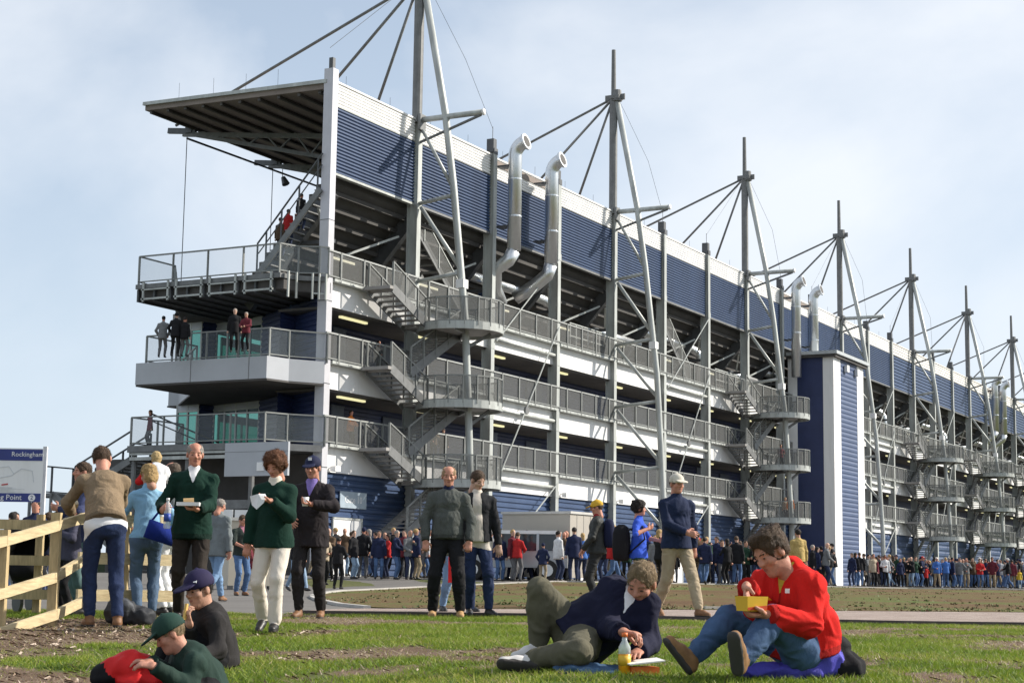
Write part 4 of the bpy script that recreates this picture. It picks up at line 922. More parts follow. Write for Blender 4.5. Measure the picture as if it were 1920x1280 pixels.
def person(name, label, base, rzz, J, O, mats, hair=None, group=None, vox=.0125):
    B, fr, up, side = person_mesh(J, O); s = O.get('s', 1.)
    head_prims(B, J['head'], J['face'], J.get('hup', up), s, None, not O.get('fem'), open_mouth=O.get('mouth', False), seed=len(PERSONS)*7)
    for q, t in (('L', -1), ('R', 1)):
        if O.get('hide'+q): continue
        hd = J.get('hd'+q, nrm(J['wr'+q]-J['el'+q])); hn = J.get('hn'+q, -fr); hand_prims(B, J['wr'+q], hd, hn, s, O.get('curl'+q, .45), O.get('th'+q, t), el=J['el'+q])
    V0, Q0, m0 = B.mesh(vox); V0 = folds(soften(V0, Q0, m0), Q0, m0, O.get('fold', .0115)*s, len(PERSONS)*3.7)
    V1, Q1, m1 = B.mesh(.0054*max(s, .8), 1); parts = [(V0, Q0, m0), (soften(V1, Q1, m1, 3), Q1, m1)]
    if any(p[9] == 2 for p in B.p): parts.append(B.mesh(.0048, 2))
    e = empty(name, base, label, 'person', group, rzz)
    link('body', join_mesh('body', parts, mats), e)
    if hair:
        hair_mesh('hair', J['head'], J['face'], J.get('hup', up), s, hair[0], hair[1], e, seed=len(PERSONS))
    PERSONS.append(e); return e
def stand(H=1.75, lean=0., twist=0., fem=False, feet=None, hands=None, look=(0, -1, 0), spread=.10, sidelean=0., shrug=0., headfwd=.02, poleL=(.8, .5, -.4), poleR=(-.8, .5, -.4), pelv=None):
    """joint set, facing -y; hands/feet are targets in body space"""
    s = H/1.75; J = {}; pel = A3(0, 0, .93*s) if pelv is None else A3(*pelv)*s
    cl, sl_ = math.cos(lean), math.sin(lean); upv = nrm(A3(sidelean, -sl_, cl)); sd = nrm(np.cross(upv, A3(0, -1, 0)) if False else A3(math.cos(twist), math.sin(twist), 0)); fr = nrm(np.cross(sd, upv))
    if fr[1] > 0: fr = -fr
    J['front'] = fr; J['pel'] = pel; J['neck'] = pel+upv*.545*s; sw = (.155 if fem else .180)*s
    shc = pel+upv*.458*s+A3(0, 0, shrug); J['shL'] = shc+sd*sw; J['shR'] = shc-sd*sw
    J['head'] = J['neck']+nrm(upv*.8+A3(0, 0, .35)+fr*(headfwd*4))*.155*s; J['face'] = nrm(look)
    feet = feet or {'L': (spread, .0, 0), 'R': (-spread, .0, 0)}
    for q, sg in (('L', 1), ('R', -1)):
        J['hip'+q] = pel+A3(sg*.088*s, 0, -.03*s); f = A3(*feet[q][:3])*s+A3(0, 0, .085*s); J['kn'+q], J['an'+q] = ik(J['hip'+q], f, .43*s, .425*s, (0.1*sg, -1, 0))
        yaw = feet[q][3] if len(feet[q]) > 3 else .15*sg; pit = feet[q][4] if len(feet[q]) > 4 else 0.
        J['to'+q] = J['an'+q]+.135*s*A3(math.sin(yaw)*math.cos(pit), -math.cos(yaw)*math.cos(pit), -math.sin(pit))
        J['sole'+q] = nrm(A3(math.sin(yaw)*math.sin(-pit), math.cos(yaw)*math.sin(pit)*-1, -math.cos(pit))); J['sole'] = 1
        t = A3(*(hands or {}).get(q, (sg*.27, -.02, .78)))*s
        J['el'+q], J['wr'+q] = ik(J['sh'+q], t, .285*s, .255*s, poleL if q == 'L' else poleR)
    return J, s
RZ0 = math.atan2(RT[1], RT[0])
def face_cam(h): return RZ0+R(h)

# ============================================================ FOREGROUND PEOPLE
def MT(sk, top, hr, bot, shoe, under=None):
    c = [float(x)*.62 for x in top.name.split()[1:4]] if top.name.startswith('cloth ') else (.02, .02, .02)
    return [sk, top, hr, EYE, LIP, bot, shoe, SOLE, under or top, cloth(tuple(c), .9, .7, 40.)]
H_BR = hairm((.075, .045, .026)); H_DK = hairm((.020, .015, .012)); H_BL = hairm((.42, .28, .12)); H_GR = hairm((.30, .27, .24)); H_AU = hairm((.135, .055, .025)); H_SN = hairm((.22, .155, .085))
GREENF = cloth((.0075, .030, .021), .95, .6, 8.); NAVYC = cloth((.012, .016, .045)); GREYK = cloth((.085, .092, .085), .95, .7, 30.); TANK = cloth((.225, .165, .105), .95, .6, 34.); CREAMC = cloth((.66, .60, .52), .85, .4, 8., .06)
OLIVE = cloth((.105, .098, .068), .9, .6, 9.); KHAKI = cloth((.36, .29, .20), .9, .5, 9.); REDF = cloth((.62, .018, .014), .95, .5, 10., .08); LBLUE = cloth((.22, .40, .55), .9, .5, 14., .08); WHITEC = cloth((.74, .74, .75), .85, .4, 9., .04); PURP = cloth((.22, .16, .42)); DKBR = cloth((.030, .024, .020)); RBLUE = cloth((.035, .09, .50)); YELC = cloth((.42, .31, .12)); GREYB = cloth((.16, .18, .185)); CAPN = cloth((.014, .018, .05), .8, .2, 20.); CAPG = cloth((.018, .05, .038), .8, .2, 20.)
def at_feet(px, Z): return tuple(pos(px, Z))
def held(name, label, cat, base, rz, build, mats, smooth=True, group=None):
    mb = MB(); build(mb); o = mb.build(name, mats, None, smooth); o.location = base; o.rotation_euler = (0, 0, rz); tag(o, label, cat, group); return o
def w_of(e, p):
    c, s_ = math.cos(e.rotation_euler[2]), math.sin(e.rotation_euler[2]); l = e.location
    return (l[0]+c*p[0]-s_*p[1], l[1]+s_*p[0]+c*p[1], l[2]+p[2])
def grip(J, q, off=.07): return J['wr'+q]+J.get('hd'+q, nrm(J['wr'+q]-J['el'+q]))*off

# man in tan sweater leaning on the fence, back to us
J, s = stand(1.84, lean=.60, hands={'L': (.22, -.66, 1.03), 'R': (-.10, -.70, 1.06)}, feet={'L': (.10, -.02, 0), 'R': (-.12, .14, 0)}, look=(-.35, -.8, -.45), headfwd=.03)
person('person', 'man in tan sweater and dark jeans leaning on the wooden fence with his back turned', at_feet(194, 16.2), face_cam(-158), J, dict(s=s, loose=.03, hem=.02, rib=True, shirt_tail=True, collar=1, fold=.009), MT(SKINR, TANK, H_BR, JEANSD, SHOE_BR, WHITEC), ('short', H_BR))
# woman in light blue sweater
J, s = stand(1.62, lean=.10, fem=True, hands={'L': (.16, -.34, 1.06), 'R': (-.20, -.20, .98)}, look=(.45, -.8, -.3), feet={'L': (.07, .02, 0), 'R': (-.10, -.05, 0)})
e = person('person', 'blond woman in light blue sweater and faded jeans standing at the fence', at_feet(272, 18.0), face_cam(-163), J, dict(s=s, fem=True, loose=.008, hem=.03), MT(SKIN, LBLUE, H_BL, cloth((.085, .13, .20), .9, .6, 12., .3), SHOE_B), ('bob', H_BL))
def bag(mb): mb.prism([(-.15, -.05), (.15, -.05), (.15, .05), (-.15, .05)], 0, .19); mb.tube([(-.13, 0, .18), (-.06, 0, .38), (.06, 0, .38), (.13, 0, .18)], .012, 6)
o = held('shoulder_bag', 'bright blue bag hanging beside the woman in the light blue sweater', 'bag', tuple(pos(293, 17.75, .80)), face_cam(20), bag, cloth((.012, .03, .22))); o.rotation_euler[1] = .3
# child and the man carrying it
J, s = stand(.98, lean=.30, hands={'L': (.13, -.32, 1.15), 'R': (-.13, -.32, 1.2)}, look=(.1, -1, -.1), feet={'L': (.16, -.25, .3), 'R': (-.16, -.25, .3)})
p = pos(283, 19.0, .86)
person('person', 'blond child in white and red top carried high behind the woman in light blue', tuple(p), face_cam(-170), J, dict(s=s*1.08, loose=.02, red_side=True), MT(SKINL, WHITEC, H_BL, WHITEC, SHOE_W, cloth((.52, .02, .02))), ('kid', hairm((.50, .36, .17))))
J, s = stand(1.75, hands={'L': (.1, -.35, 1.2), 'R': (-.15, -.35, 1.15)}, look=(-.1, -1, -.1))
person('person', 'balding man in grey jacket seen between the child and the green fleece man', at_feet(316, 19.7), face_cam(-105), J, dict(s=s, loose=.03), MT(SKINR, cloth((.12, .14, .15)), H_GR, WHITEC, SHOE_B), ('balding', hairm((.10, .075, .055))))
# man in green fleece with bottle and tray
J, s = stand(1.78, hands={'R': (-.27, -.25, 1.07), 'L': (.09, -.36, 1.08)}, look=(.18, -1, -.10), poleL=(.45, .6, -.7), poleR=(-.45, .6, -.6), feet={'L': (.10, -.10, 0), 'R': (-.11, .08, 0)})
J['hdL'] = A3(-1, -.25, 0); J['hnL'] = A3(0, 0, 1); J['hdR'] = A3(.35, -.9, .2); J['hnR'] = A3(1, .2, 0)
e = person('person', 'grey haired man in dark green fleece and white collar carrying a bottle and food tray', at_feet(357, 17.2), face_cam(4), J, dict(s=s, loose=.036, hem=.13, vneck=True, vw=.05, vd=.14, rib=True, curlR=.85, curlL=.5, mouth=True), MT(SKINR, GREENF, H_SN, DKBR, SHOE_B, WHITEC), ('balding', H_GR))
bp = A3(*w_of(e, grip(J, 'R', .085)+A3(.035, 0, 0)))
PLAST = bpy.data.materials.new('clear bottle plastic'); PLAST.use_nodes = True; _b = PLAST.node_tree.nodes['Principled BSDF']; _b.inputs['Base Color'].default_value = (.8, .88, .92, 1); _b.inputs['Roughness'].default_value = .12; _b.inputs['Alpha'].default_value = .45
held('water_bottle', 'clear plastic water bottle with blue label in the green fleece man\'s hand', 'bottle', tuple(bp-A3(0, 0, .20)), 0, lambda mb: (mb.tube([(0, 0, 0), (0, 0, .015), (0, 0, .20), (0, 0, .25), (0, 0, .275)], [.030, .035, .035, .015, .014], 14), mb.tube([(0, 0, .07), (0, 0, .15)], .0355, 14, 1), mb.tube([(0, 0, .275), (0, 0, .30)], .017, 12, 2)), [PLAST, mat('blue label', (.03, .08, .40), .5), mat('white bottle cap', (.8, .8, .8), .5)])
tp_ = A3(*w_of(e, grip(J, 'L', .06)+A3(-.03, -.04, .03)))
held('food_tray', 'small white food tray held by the man in green fleece', 'food tray', tuple(tp_), face_cam(4), lambda mb: (mb.prism([(-.11, -.07), (.11, -.07), (.11, .07), (-.11, .07)], 0, .035), mb.tube([(-.05, 0, .045), (.05, .01, .05)], .028, 8, 1)), [WHT, mat('bread', (.5, .33, .15), .8)], False)
# woman with curly hair, cream trousers
J, s = stand(1.63, fem=True, hands={'L': (.05, -.31, 1.27), 'R': (-.26, -.02, .86)}, look=(-.22, -1, -.55), headfwd=.035, lean=.05, feet={'R': (-.13, .16, .05, -.05, .45), 'L': (.07, -.14, .01, .1)}, poleL=(.5, .5, -.7))
J['hdL'] = A3(-1, -.35, .1); J['hnL'] = A3(.1, -.2, 1)
e = person('person', 'curly haired woman in green fleece and cream trousers walking and eating', at_feet(512, 15.8), face_cam(-8), J, dict(s=s, fem=True, loose=.045, hem=.10, collar=8, vneck=True, vw=.04, vd=.06, fold=.006, heels=True, curlL=.6, leg=1.04, flare=True), MT(SKINR, GREENF, H_AU, CREAMC, SHOE_B, cloth((.62, .57, .48))), ('curly', H_AU))
np_ = A3(*w_of(e, grip(J, 'L', .09)))
held('paper_napkin', 'crumpled white napkin with food in the curly haired woman\'s hand', 'napkin', tuple(np_), face_cam(0), lambda mb: (mb.add([(-.10, -.02, .03), (-.02, -.06, .05), (.05, -.03, .03), (.03, .02, .055), (-.05, .03, .04), (-.03, -.06, -.09), (-.08, -.02, -.05), (.03, -.05, -.03)], [(0, 1, 4), (1, 2, 3), (1, 3, 4), (0, 6, 1), (6, 5, 1), (5, 7, 1), (7, 2, 1)])), mat('napkin paper', (.75, .76, .78), .8, 0, .04), False)
# man in black jacket and navy cap behind her
J, s = stand(1.82, hands={'L': (.09, -.34, 1.22), 'R': (-.18, -.25, 1.05)}, look=(-.12, -1, -.15), poleL=(1, .2, -.5), feet={'L': (.12, .05, 0), 'R': (-.08, -.12, 0)})
J['hdL'] = A3(-.9, -.4, .1); J['hnL'] = A3(0, -.3, 1)
e = person('person', 'man in black jacket, purple shirt and navy cap walking behind the curly haired woman', at_feet(581, 19.5), face_cam(-8), J, dict(s=s, loose=.04, hem=.16, vneck=True, curlL=.7, mouth=True), MT(SKINR, cloth((.022, .018, .02)), H_DK, cloth((.025, .022, .022)), SHOE_BR, PURP), ('short', H_BR))
cap_mesh(J['head'], J['face'], (0, 0, 1), s, CAPN, e)
m = MB(); m.box((-.02, 0, 0), (.02, .004, .034)); o = m.build('cap_badge', WHITEC, e); o.location = J['head']+A3(-.012, -.106, .082)
cp_ = A3(*w_of(e, grip(J, 'L', .08)))
held('paper_cup', 'white paper cup in the hand of the man in the black jacket', 'cup', tuple(cp_-A3(0, 0, .03)), 0, lambda mb: mb.tube([(0, 0, 0), (0, 0, .10)], [.032, .042], 14), WHT)
# two men strolling: grey sweater, open jacket
J, s = stand(1.83, hands={'L': (.25, -.10, .88), 'R': (-.25, -.10, .88)}, look=(.05, -1, -.12), feet={'L': (.16, -.06, 0, .1), 'R': (-.16, .02, 0, -.1)})
person('person', 'balding man in grey knitted sweater, black trousers and tan boots', at_feet(838, 20.8), face_cam(0), J, dict(s=s, loose=.036, hem=.02, rib=True, belly=True, collar=8, leg=1.12, hideL=False, curlL=.9, curlR=.9), MT(SKINR, GREYK, H_SN, BLACKC, SHOE_T, NAVYC), ('balding', hairm((.34, .22, .12))))
J, s = stand(1.80, hands={'L': (.27, -.06, .80), 'R': (-.24, .0, .80)}, look=(.55, -1, -.5), feet={'L': (.15, -.10, 0, .5), 'R': (-.06, .06, 0)})
person('person', 'young man in open black jacket over a cream shirt and blue jeans', at_feet(892, 21.4), face_cam(8), J, dict(s=s, loose=.025, hem=.04, open=True, leg=1.06, shirt_tail=True, collar=8), MT(SKINL, cloth((.016, .017, .020)), H_BR, JEANSD, SHOE_B, cloth((.60, .54, .47))), ('short', H_BR))
J, s = stand(1.62, hands={'L': (.22, -.05, .75), 'R': (-.22, -.05, .75)}, feet={'L': (.2, -.2, 0, .2), 'R': (-.08, .2, 0)}, look=(.2, -1, 0))
e = person('person', 'person in jeans half hidden behind the man in the grey sweater', at_feet(851, 23.6), face_cam(30), J, dict(s=s, loose=.03), MT(SKIN, cloth((.10, .12, .10)), H_DK, JEANSL, SHOE_B), ('short', H_DK))
held('carrier_bag', 'red carrier bag between the grey sweater man and the young man', 'bag', tuple(pos(866, 22.8, .40)), face_cam(30), lambda mb: (mb.prism([(-.16, -.07), (.16, -.07), (.17, .07), (-.17, .07)], 0, .36), mb.tube([(-.1, 0, .36), (-.06, 0, .5), (.06, 0, .5), (.1, 0, .36)], .01, 6)), cloth((.60, .02, .02)), False)
# walkers on the right
J, s = stand(1.74, hands={'L': (.2, -.22, .93), 'R': (-.2, -.20, .93)}, look=(.0, -1, -.15), lean=-.02)
e = person('person', 'man in yellow cap and dark leather jacket with red collar seen in profile', at_feet(1118, 28.6), face_cam(-95), J, dict(s=s, loose=.035, hem=.06, collar=8, vneck=True), MT(SKINR, cloth((.035, .038, .036), .6), H_BR, cloth((.03, .032, .033)), SHOE_B, cloth((.28, .02, .025))), ('short', H_BR))
cap_mesh(J['head'], J['face'], (0, 0, 1), s, cloth((.62, .38, .04), .8, .2), e)
def pack(mb, w=.16, d=.09, h=.24):
    n = 14; 
    for (a, sc) in ((0, 1),): pass
    ring = lambda z, k: [(math.copysign(abs(math.cos(t))**.6, math.cos(t))*w*k, math.copysign(abs(math.sin(t))**.6, math.sin(t))*d*k, z) for t in np.linspace(0, 2*PI, n, endpoint=False)]
    zs = [(-h, .72), (-h*.85, .95), (-h*.2, 1.05), (h*.5, .98), (h*.85, .78), (h, .35)]
    vs = sum([ring(z, k) for z, k in zs], []); fs = []
    for i in range(len(zs)-1): fs += [(i*n+k, i*n+(k+1) % n, (i+1)*n+(k+1) % n, (i+1)*n+k) for k in range(n)]
    fs += [tuple(range(n-1, -1, -1)), tuple((len(zs)-1)*n+k for k in range(n))]; mb.add(vs, fs)
    mb.tube([(-w*.5, -d, h*.7), (-w*.5, -d*2.6, h*.9), (-w*.5, -d*2.9, h*.2), (-w*.5, -d, -h*.6)], .014, 6); mb.tube([(w*.5, -d, h*.7), (w*.5, -d*2.6, h*.9), (w*.5, -d*2.9, h*.2), (w*.5, -d, -h*.6)], .014, 6)
held('backpack', 'navy backpack worn by the man in the yellow cap', 'backpack', w_of(e, (0, .21, 1.20)), face_cam(-95), pack, NAVYC)
J, s = stand(1.66, fem=True, hands={'L': (.10, -.34, 1.12), 'R': (-.22, -.18, 1.30)}, look=(.1, -1, 0), poleR=(-1, .2, -.8))
e = person('person', 'dark haired woman in bright blue shirt seen from the side with a black backpack', at_feet(1197, 26.6), face_cam(78), J, dict(s=s, fem=True, loose=.02, hem=.10, sleeve=.5), MT(SKINR, RBLUE, H_DK, cloth((.02, .05, .035)), SHOE_B), ('curly', H_DK))
held('backpack', 'big black backpack on the woman in the blue shirt', 'backpack', w_of(e, (-.05, .26, 1.02)), face_cam(78), lambda mb: pack(mb, .19, .13, .28), BLACKC)
J, s = stand(1.82, hands={'R': (-.04, -.28, 1.04), 'L': (.29, .04, .80)}, look=(-.05, -1, -.05), feet={'L': (.10, -.36, .0, .3), 'R': (-.06, .34, .06, -.1, .5)}, twist=-.1)
J['hdR'] = A3(.8, -.5, -.2)
e = person('person', 'man in white cap, navy sweater and khaki trousers striding along the path', at_feet(1268, 21.8), face_cam(28), J, dict(s=s, loose=.035, hem=.08, leg=1.08), MT(SKINR, cloth((.014, .022, .055)), H_BR, KHAKI, SHOE_BR), ('short', H_BR))
cap_mesh(J['head'], J['face'], (0, 0, 1), s, cloth((.56, .52, .44), .8, .2), e)
J, s = stand(1.72); 
person('person', 'person in yellow jacket standing just behind the man in red fleece', at_feet(1497, 48), face_cam(200), J, dict(s=s, loose=.05), MT(SKIN, YELC, H_DK, NAVYC, SHOE_B), ('short', H_DK))
J, s = stand(1.75, feet={'L': (.10, -.30, 0), 'R': (-.08, .38, .10, 0, .8)}, look=(0, -1, -.4), lean=.08)
person('person', 'person in grey jacket and light jeans walking away beside the green fleece man', at_feet(404, 29.2), face_cam(150), J, dict(s=s, loose=.05, hem=.16), MT(SKINR, GREYB, H_GR, JEANSL, SHOE_BR), ('balding', H_GR))
J, s = stand(1.76, hands={'L': (.08, -.34, 1.10), 'R': (-.10, -.32, 1.05)}, look=(.1, -1, -.2))
e = person('person', 'man in dark waistcoat and jeans holding a paper behind the green fleece man', at_feet(451, 38.0), face_cam(35), J, dict(s=s, loose=.03, hem=.06, sleeve=.5, vneck=True), MT(SKINR, cloth((.03, .04, .035)), H_BR, JEANS, SHOE_BR, cloth((.35, .15, .2))), ('short', H_BR))
# group behind the fence at the far left
J, s = stand(1.72, lean=.1, hands={'L': (.1, -.35, 1.2), 'R': (-.1, -.3, 1.1)}); person('person', 'person in dark blue top mostly hidden behind the man in the tan sweater', at_feet(158, 19.4), face_cam(-60), J, dict(s=s, loose=.03), MT(SKINR, cloth((.05, .06, .13)), H_DK, cloth((.12, .2, .2)), SHOE_B), ('short', H_BR))
J, s = stand(1.28, hands={'L': (.08, -.22, 1.25), 'R': (-.1, -.22, 1.2)}, look=(-.2, -1, -.1))
e = person('person', 'child in pale cap eating behind the wooden fence', at_feet(128, 18.9), face_cam(-50), J, dict(s=s, loose=.03), MT(SKINR, cloth((.06, .06, .09)), H_BL, BLACKC, SHOE_B), ('short', H_BL))
cap_mesh(J['head'], J['face'], (0, 0, 1), s, cloth((.62, .52, .38)), e)
for k, (px, z, hd, tc_, bc_, hr, lab) in enumerate([(20, 35, 60, (.02, .02, .03), (.02, .02, .03), H_DK, 'person in black at the far left behind the two fences'), (66, 30, 150, (.015, .018, .035), (.02, .02, .03), H_BR, 'person in black bending over a pushchair behind the fence'), (90, 36, -30, (.40, .03, .05), (.1, .12, .2), H_BR, 'person in red top standing behind the fence')]):
    J, s = stand(1.66-.1*k, lean=.45 if k == 1 else .05); person('person', lab, at_feet(px, z), face_cam(hd), J, dict(s=s, loose=.04, hem=.1), MT(SKIN, cloth(tc_), hr, cloth(bc_), SHOE_B), ('short', hr), vox=.016)

# ------- people sitting and lying on the grass: joints given in metres from a point on the turf
class Seat:
    def __init__(s, px0, Z): s.base = pos(px0, Z); s.Z = Z
    def __call__(s, px, py, dy=0.):
        d = ray(px, py); d = d/(d@FWH); w = CAM+d*(s.Z+dy)-s.base; return A3(w@RT, w@FWH, w[2])
# man in red fleece
S = Seat(1440, 9.3); J = {}
J.update(pel=S(1500, 1214, .06), neck=S(1483, 1066, -.02), shL=S(1520, 1092, -.15), shR=S(1432, 1086, .13), head=S(1447, 1036, -.07), front=A3(-.8, -.5, 0), face=A3(-.80, -.48, -.50), hup=A3(-.35, 0, 1))
J['wst'] = S(1516, 1180, .06); J['ch'] = S(1497, 1120, .0)
J.update(elL=S(1519, 1172, -.22), wrL=S(1440, 1152, -.33), elR=S(1420, 1150, .05), wrR=S(1400, 1096, -.17), hdL=A3(-1, -.1, -.05), hnL=A3(0, 0, 1), hdR=A3(-.1, -.4, -1), hnR=A3(.8, -.3, 0))
J.update(hipL=S(1502, 1220, -.05), hipR=S(1486, 1216, .14), knL=S(1450, 1160, -.26), anL=S(1393, 1236, -.42), knR=S(1366, 1158, .06), anR=S(1301, 1230, -.10))
J.update(toL=J['anL']+.14*nrm((-.15, -.35, .93)), soleL=nrm((-.55, -.80, -.25)), toR=J['anR']+.14*nrm((-.62, -.1, .80)), soleR=nrm((-.78, -.25, -.60)), sole=1)
e = person('person', 'man in bright red fleece sitting on the grass eating from a yellow box', tuple(S.base), RZ0, J, dict(s=1.0, loose=.045, hem=.03, vneck=True, vd=.11, vw=.04, rib=True, zip=.24, hemfix=False, curlL=.5, curlR=.8, leg=1.08), MT(SKINR, REDF, H_BR, cloth((.055, .10, .19), .9, .6, 12., .35), mat('tan suede boot', (.24, .125, .05), .8, 0, .25, 12.), cloth((.5, .38, .05))), ('thick', H_BR), vox=.0095)
bx = S(1409, 1131, -.34)+A3(*S.base)*0
bxw = S.base+RT*bx[0]+FWH*bx[1]+A3(0, 0, bx[2])
def foodbox(mb):
    w, d, h = .060, .048, .075
    mb.add([(-w, -d, -h/2), (w, -d, -h/2), (w, d, -h/2), (-w, d, -h/2), (-w*1.1, -d*1.15, h/2), (w*1.1, -d*1.15, h/2), (w*1.1, d*1.15, h/2), (-w*1.1, d*1.15, h/2)], [(0, 3, 2, 1), (0, 1, 5, 4), (1, 2, 6, 5), (2, 3, 7, 6), (3, 0, 4, 7)])
    mb.add([(-w*.98, -d*.98, h*.3), (w*.98, -d*.98, h*.3), (w*.98, d*.98, h*.3), (-w*.98, d*.98, h*.3)], [(0, 1, 2, 3)], 1)
    mb.add([(w*1.1, -d*1.15, h/2), (w*1.1, d*1.15, h/2), (w*1.5, d*1.15, h*.25), (w*1.5, -d*1.15, h*.25)], [(0, 1, 2, 3)])
    mb.add([(-w*1.02, -d*1.03-.002, -h*.44), (w*1.02, -d*1.03-.002, -h*.44), (w*1.04, -d*1.07-.002, -h*.1), (-w*1.04, -d*1.05-.002, -h*.25)], [(0, 1, 2, 3)], 2)
held('takeaway_box', 'yellow cardboard takeaway box in the hands of the man in red fleece', 'food box', tuple(bxw), RZ0+.5, foodbox, [mat('yellow card', (.70, .42, .02), .6, 0, .05), mat('fried food', (.35, .16, .04), .8, 0, .4, 60.), mat('red print', (.55, .06, .01), .6)], False)
m = MB(); m.box((-.012, 0, -.012), (.012, .003, .012)); o = m.build('chest_logo', WHITEC, e); o.location = S(1476, 1107, -.23); o.rotation_euler = (0, 0, -.5)
# man lying on his side
S = Seat(1100, 10.0); J = {}
J.update(pel=S(1086, 1190, .06), neck=S(1186, 1118, .04), shL=S(1216, 1130, .0), shR=S(1146, 1112, .06), head=S(1203, 1092, -.02), front=A3(-.25, -1, -.1), face=A3(-.42, -.80, -.55), hup=A3(.15, -.1, 1))
J['wst'] = S(1118, 1170, .06); J['ch'] = S(1158, 1140, .05)
J.update(elL=S(1218, 1205, -.06), wrL=S(1196, 1222, -.30), elR=S(1143, 1178, -.12), wrR=S(1166, 1184, -.36), hdR=A3(.9, -.35, -.1), hnR=A3(.2, -.3, -1), hdL=A3(-.3, -.9, 0), hnL=A3(0, 0, -1))
J.update(hipL=S(1090, 1206, -.06), hipR=S(1072, 1182, .10), knR=S(1012, 1106, -.02), anR=S(1010, 1206, .06), knL=S(1086, 1222, -.44), anL=S(996, 1236, -.30))
J.update(toR=J['anR']+.14*nrm((-.75, -.4, -.1)), soleR=nrm((-.1, 0, -1)), toL=J['anL']+.14*nrm((-.92, -.2, .10)), soleL=nrm((-.3, -.75, -.5)), sole=1)
person('person', 'fair haired man in navy fleece and olive trousers lying propped on one elbow', tuple(S.base), RZ0, J, dict(s=1.0, loose=.045, hem=.06, collar=1, vneck=True, vw=.035, vd=.10, hemfix=False, curlR=.75, curlL=.3, leg=1.14), MT(SKINR, cloth((.010, .011, .030)), H_SN, OLIVE, SHOE_W, WHITEC), ('short', H_SN), vox=.0095)
w = S.base+RT*S(1171, 1215, -.45)[0]+FWH*S(1171, 1215, -.45)[1]; gzb = gz(w[0], w[1])
held('drink_bottle', 'plastic bottle of orange drink with orange cap on the grass', 'bottle', (w[0], w[1], gzb), 0, lambda mb: (mb.tube([(0, 0, .0), (0, 0, .012), (0, 0, .10), (0, 0, .112)], [.028, .034, .034, .035], 16, 1), mb.tube([(0, 0, .112), (0, 0, .15), (0, 0, .185), (0, 0, .205)], [.0345, .034, .015, .014], 16), mb.tube([(0, 0, .205), (0, 0, .228)], .017, 12, 2), mb.tube([(0, 0, .05), (0, 0, .105)], .0355, 16, 3)), [PLAST, mat('orange drink', (.75, .33, .01), .25), mat('orange cap', (.72, .16, .03), .5), mat('yellow label', (.75, .45, .03), .5)])
w = S.base+RT*S(1204, 1226, -.42)[0]+FWH*S(1204, 1226, -.42)[1]
o = held('food_carton', 'open white and orange food carton on the grass beside the lying man', 'food carton', (w[0], w[1], gz(w[0], w[1])), RZ0+.3, lambda mb: (mb.prism([(-.08, -.06), (.08, -.06), (.08, .06), (-.08, .06)], 0, .045, 1), mb.add([(-.10, -.07, .055), (.11, -.07, .075), (.11, .06, .085), (-.10, .06, .065), (-.10, -.07, .062), (.11, -.07, .082), (.11, .06, .092), (-.10, .06, .072)], [(0, 3, 2, 1), (4, 5, 6, 7), (0, 1, 5, 4), (1, 2, 6, 5), (2, 3, 7, 6), (3, 0, 4, 7)])), [WHT, mat('orange card', (.62, .14, .02), .6)], False)
def lump(mb, pts, r):
    for a, b, ra in pts: mb.tube([a, b], [ra, ra*.8], 8)
def cloth_heap(name, label, cat, px, Z, blobs, mats, rz=0.):
    B = Body()
    for c, r_, mi in blobs: B.ell(c, ((1, 0, 0), (0, 1, 0), (0, 0, 1)), r_, mi, .03)
    V, Q, mi = B.mesh(.014)
    for i, v in enumerate(V): V[i] = v+A3(noise.noise(Vector(v)*14), noise.noise(Vector(v)*14+Vector((9, 0, 0))), noise.noise(Vector(v)*16+Vector((0, 7, 0))))*.022
    o = link(name, join_mesh(name, [(V, Q, mi)], mats)); o.location = tuple(pos(px, Z)); o.rotation_euler = (0, 0, RZ0+rz); tag(o, label, cat); return o
cloth_heap('rain_jacket', 'violet blue and black rain jacket lying on the grass behind the red fleece man', 'jacket', 1540, 9.35, [((-.02, 0, .10), (.14, .12, .12), 0), ((-.10, -.05, .04), (.14, .10, .06), 0), ((.06, .03, .16), (.09, .08, .07), 1), ((.12, .04, .05), (.12, .12, .09), 1), ((-.28, -.05, .03), (.2, .10, .045), 0)], [cloth((.095, .085, .50), .6, .8, 14.), BLACKC])
cloth_heap('ground_sheet', 'dark blue cloth spread under the lying man', 'cloth', 1115, 9.62, [((0, 0, .01), (.22, .14, .035), 0), ((-.1, -.05, .02), (.12, .10, .03), 0)], [cloth((.05, .10, .18))])
cloth_heap('rucksack', "dark grey rucksack on the ground beside the tan sweater man's feet", 'rucksack', 240, 16.6, [((-.05, 0, .12), (.16, .13, .14), 0), ((.13, .02, .08), (.14, .12, .10), 0), ((-.02, -.08, .18), (.10, .06, .07), 1)], [cloth((.035, .037, .042), .6), cloth((.09, .095, .105), .6)])
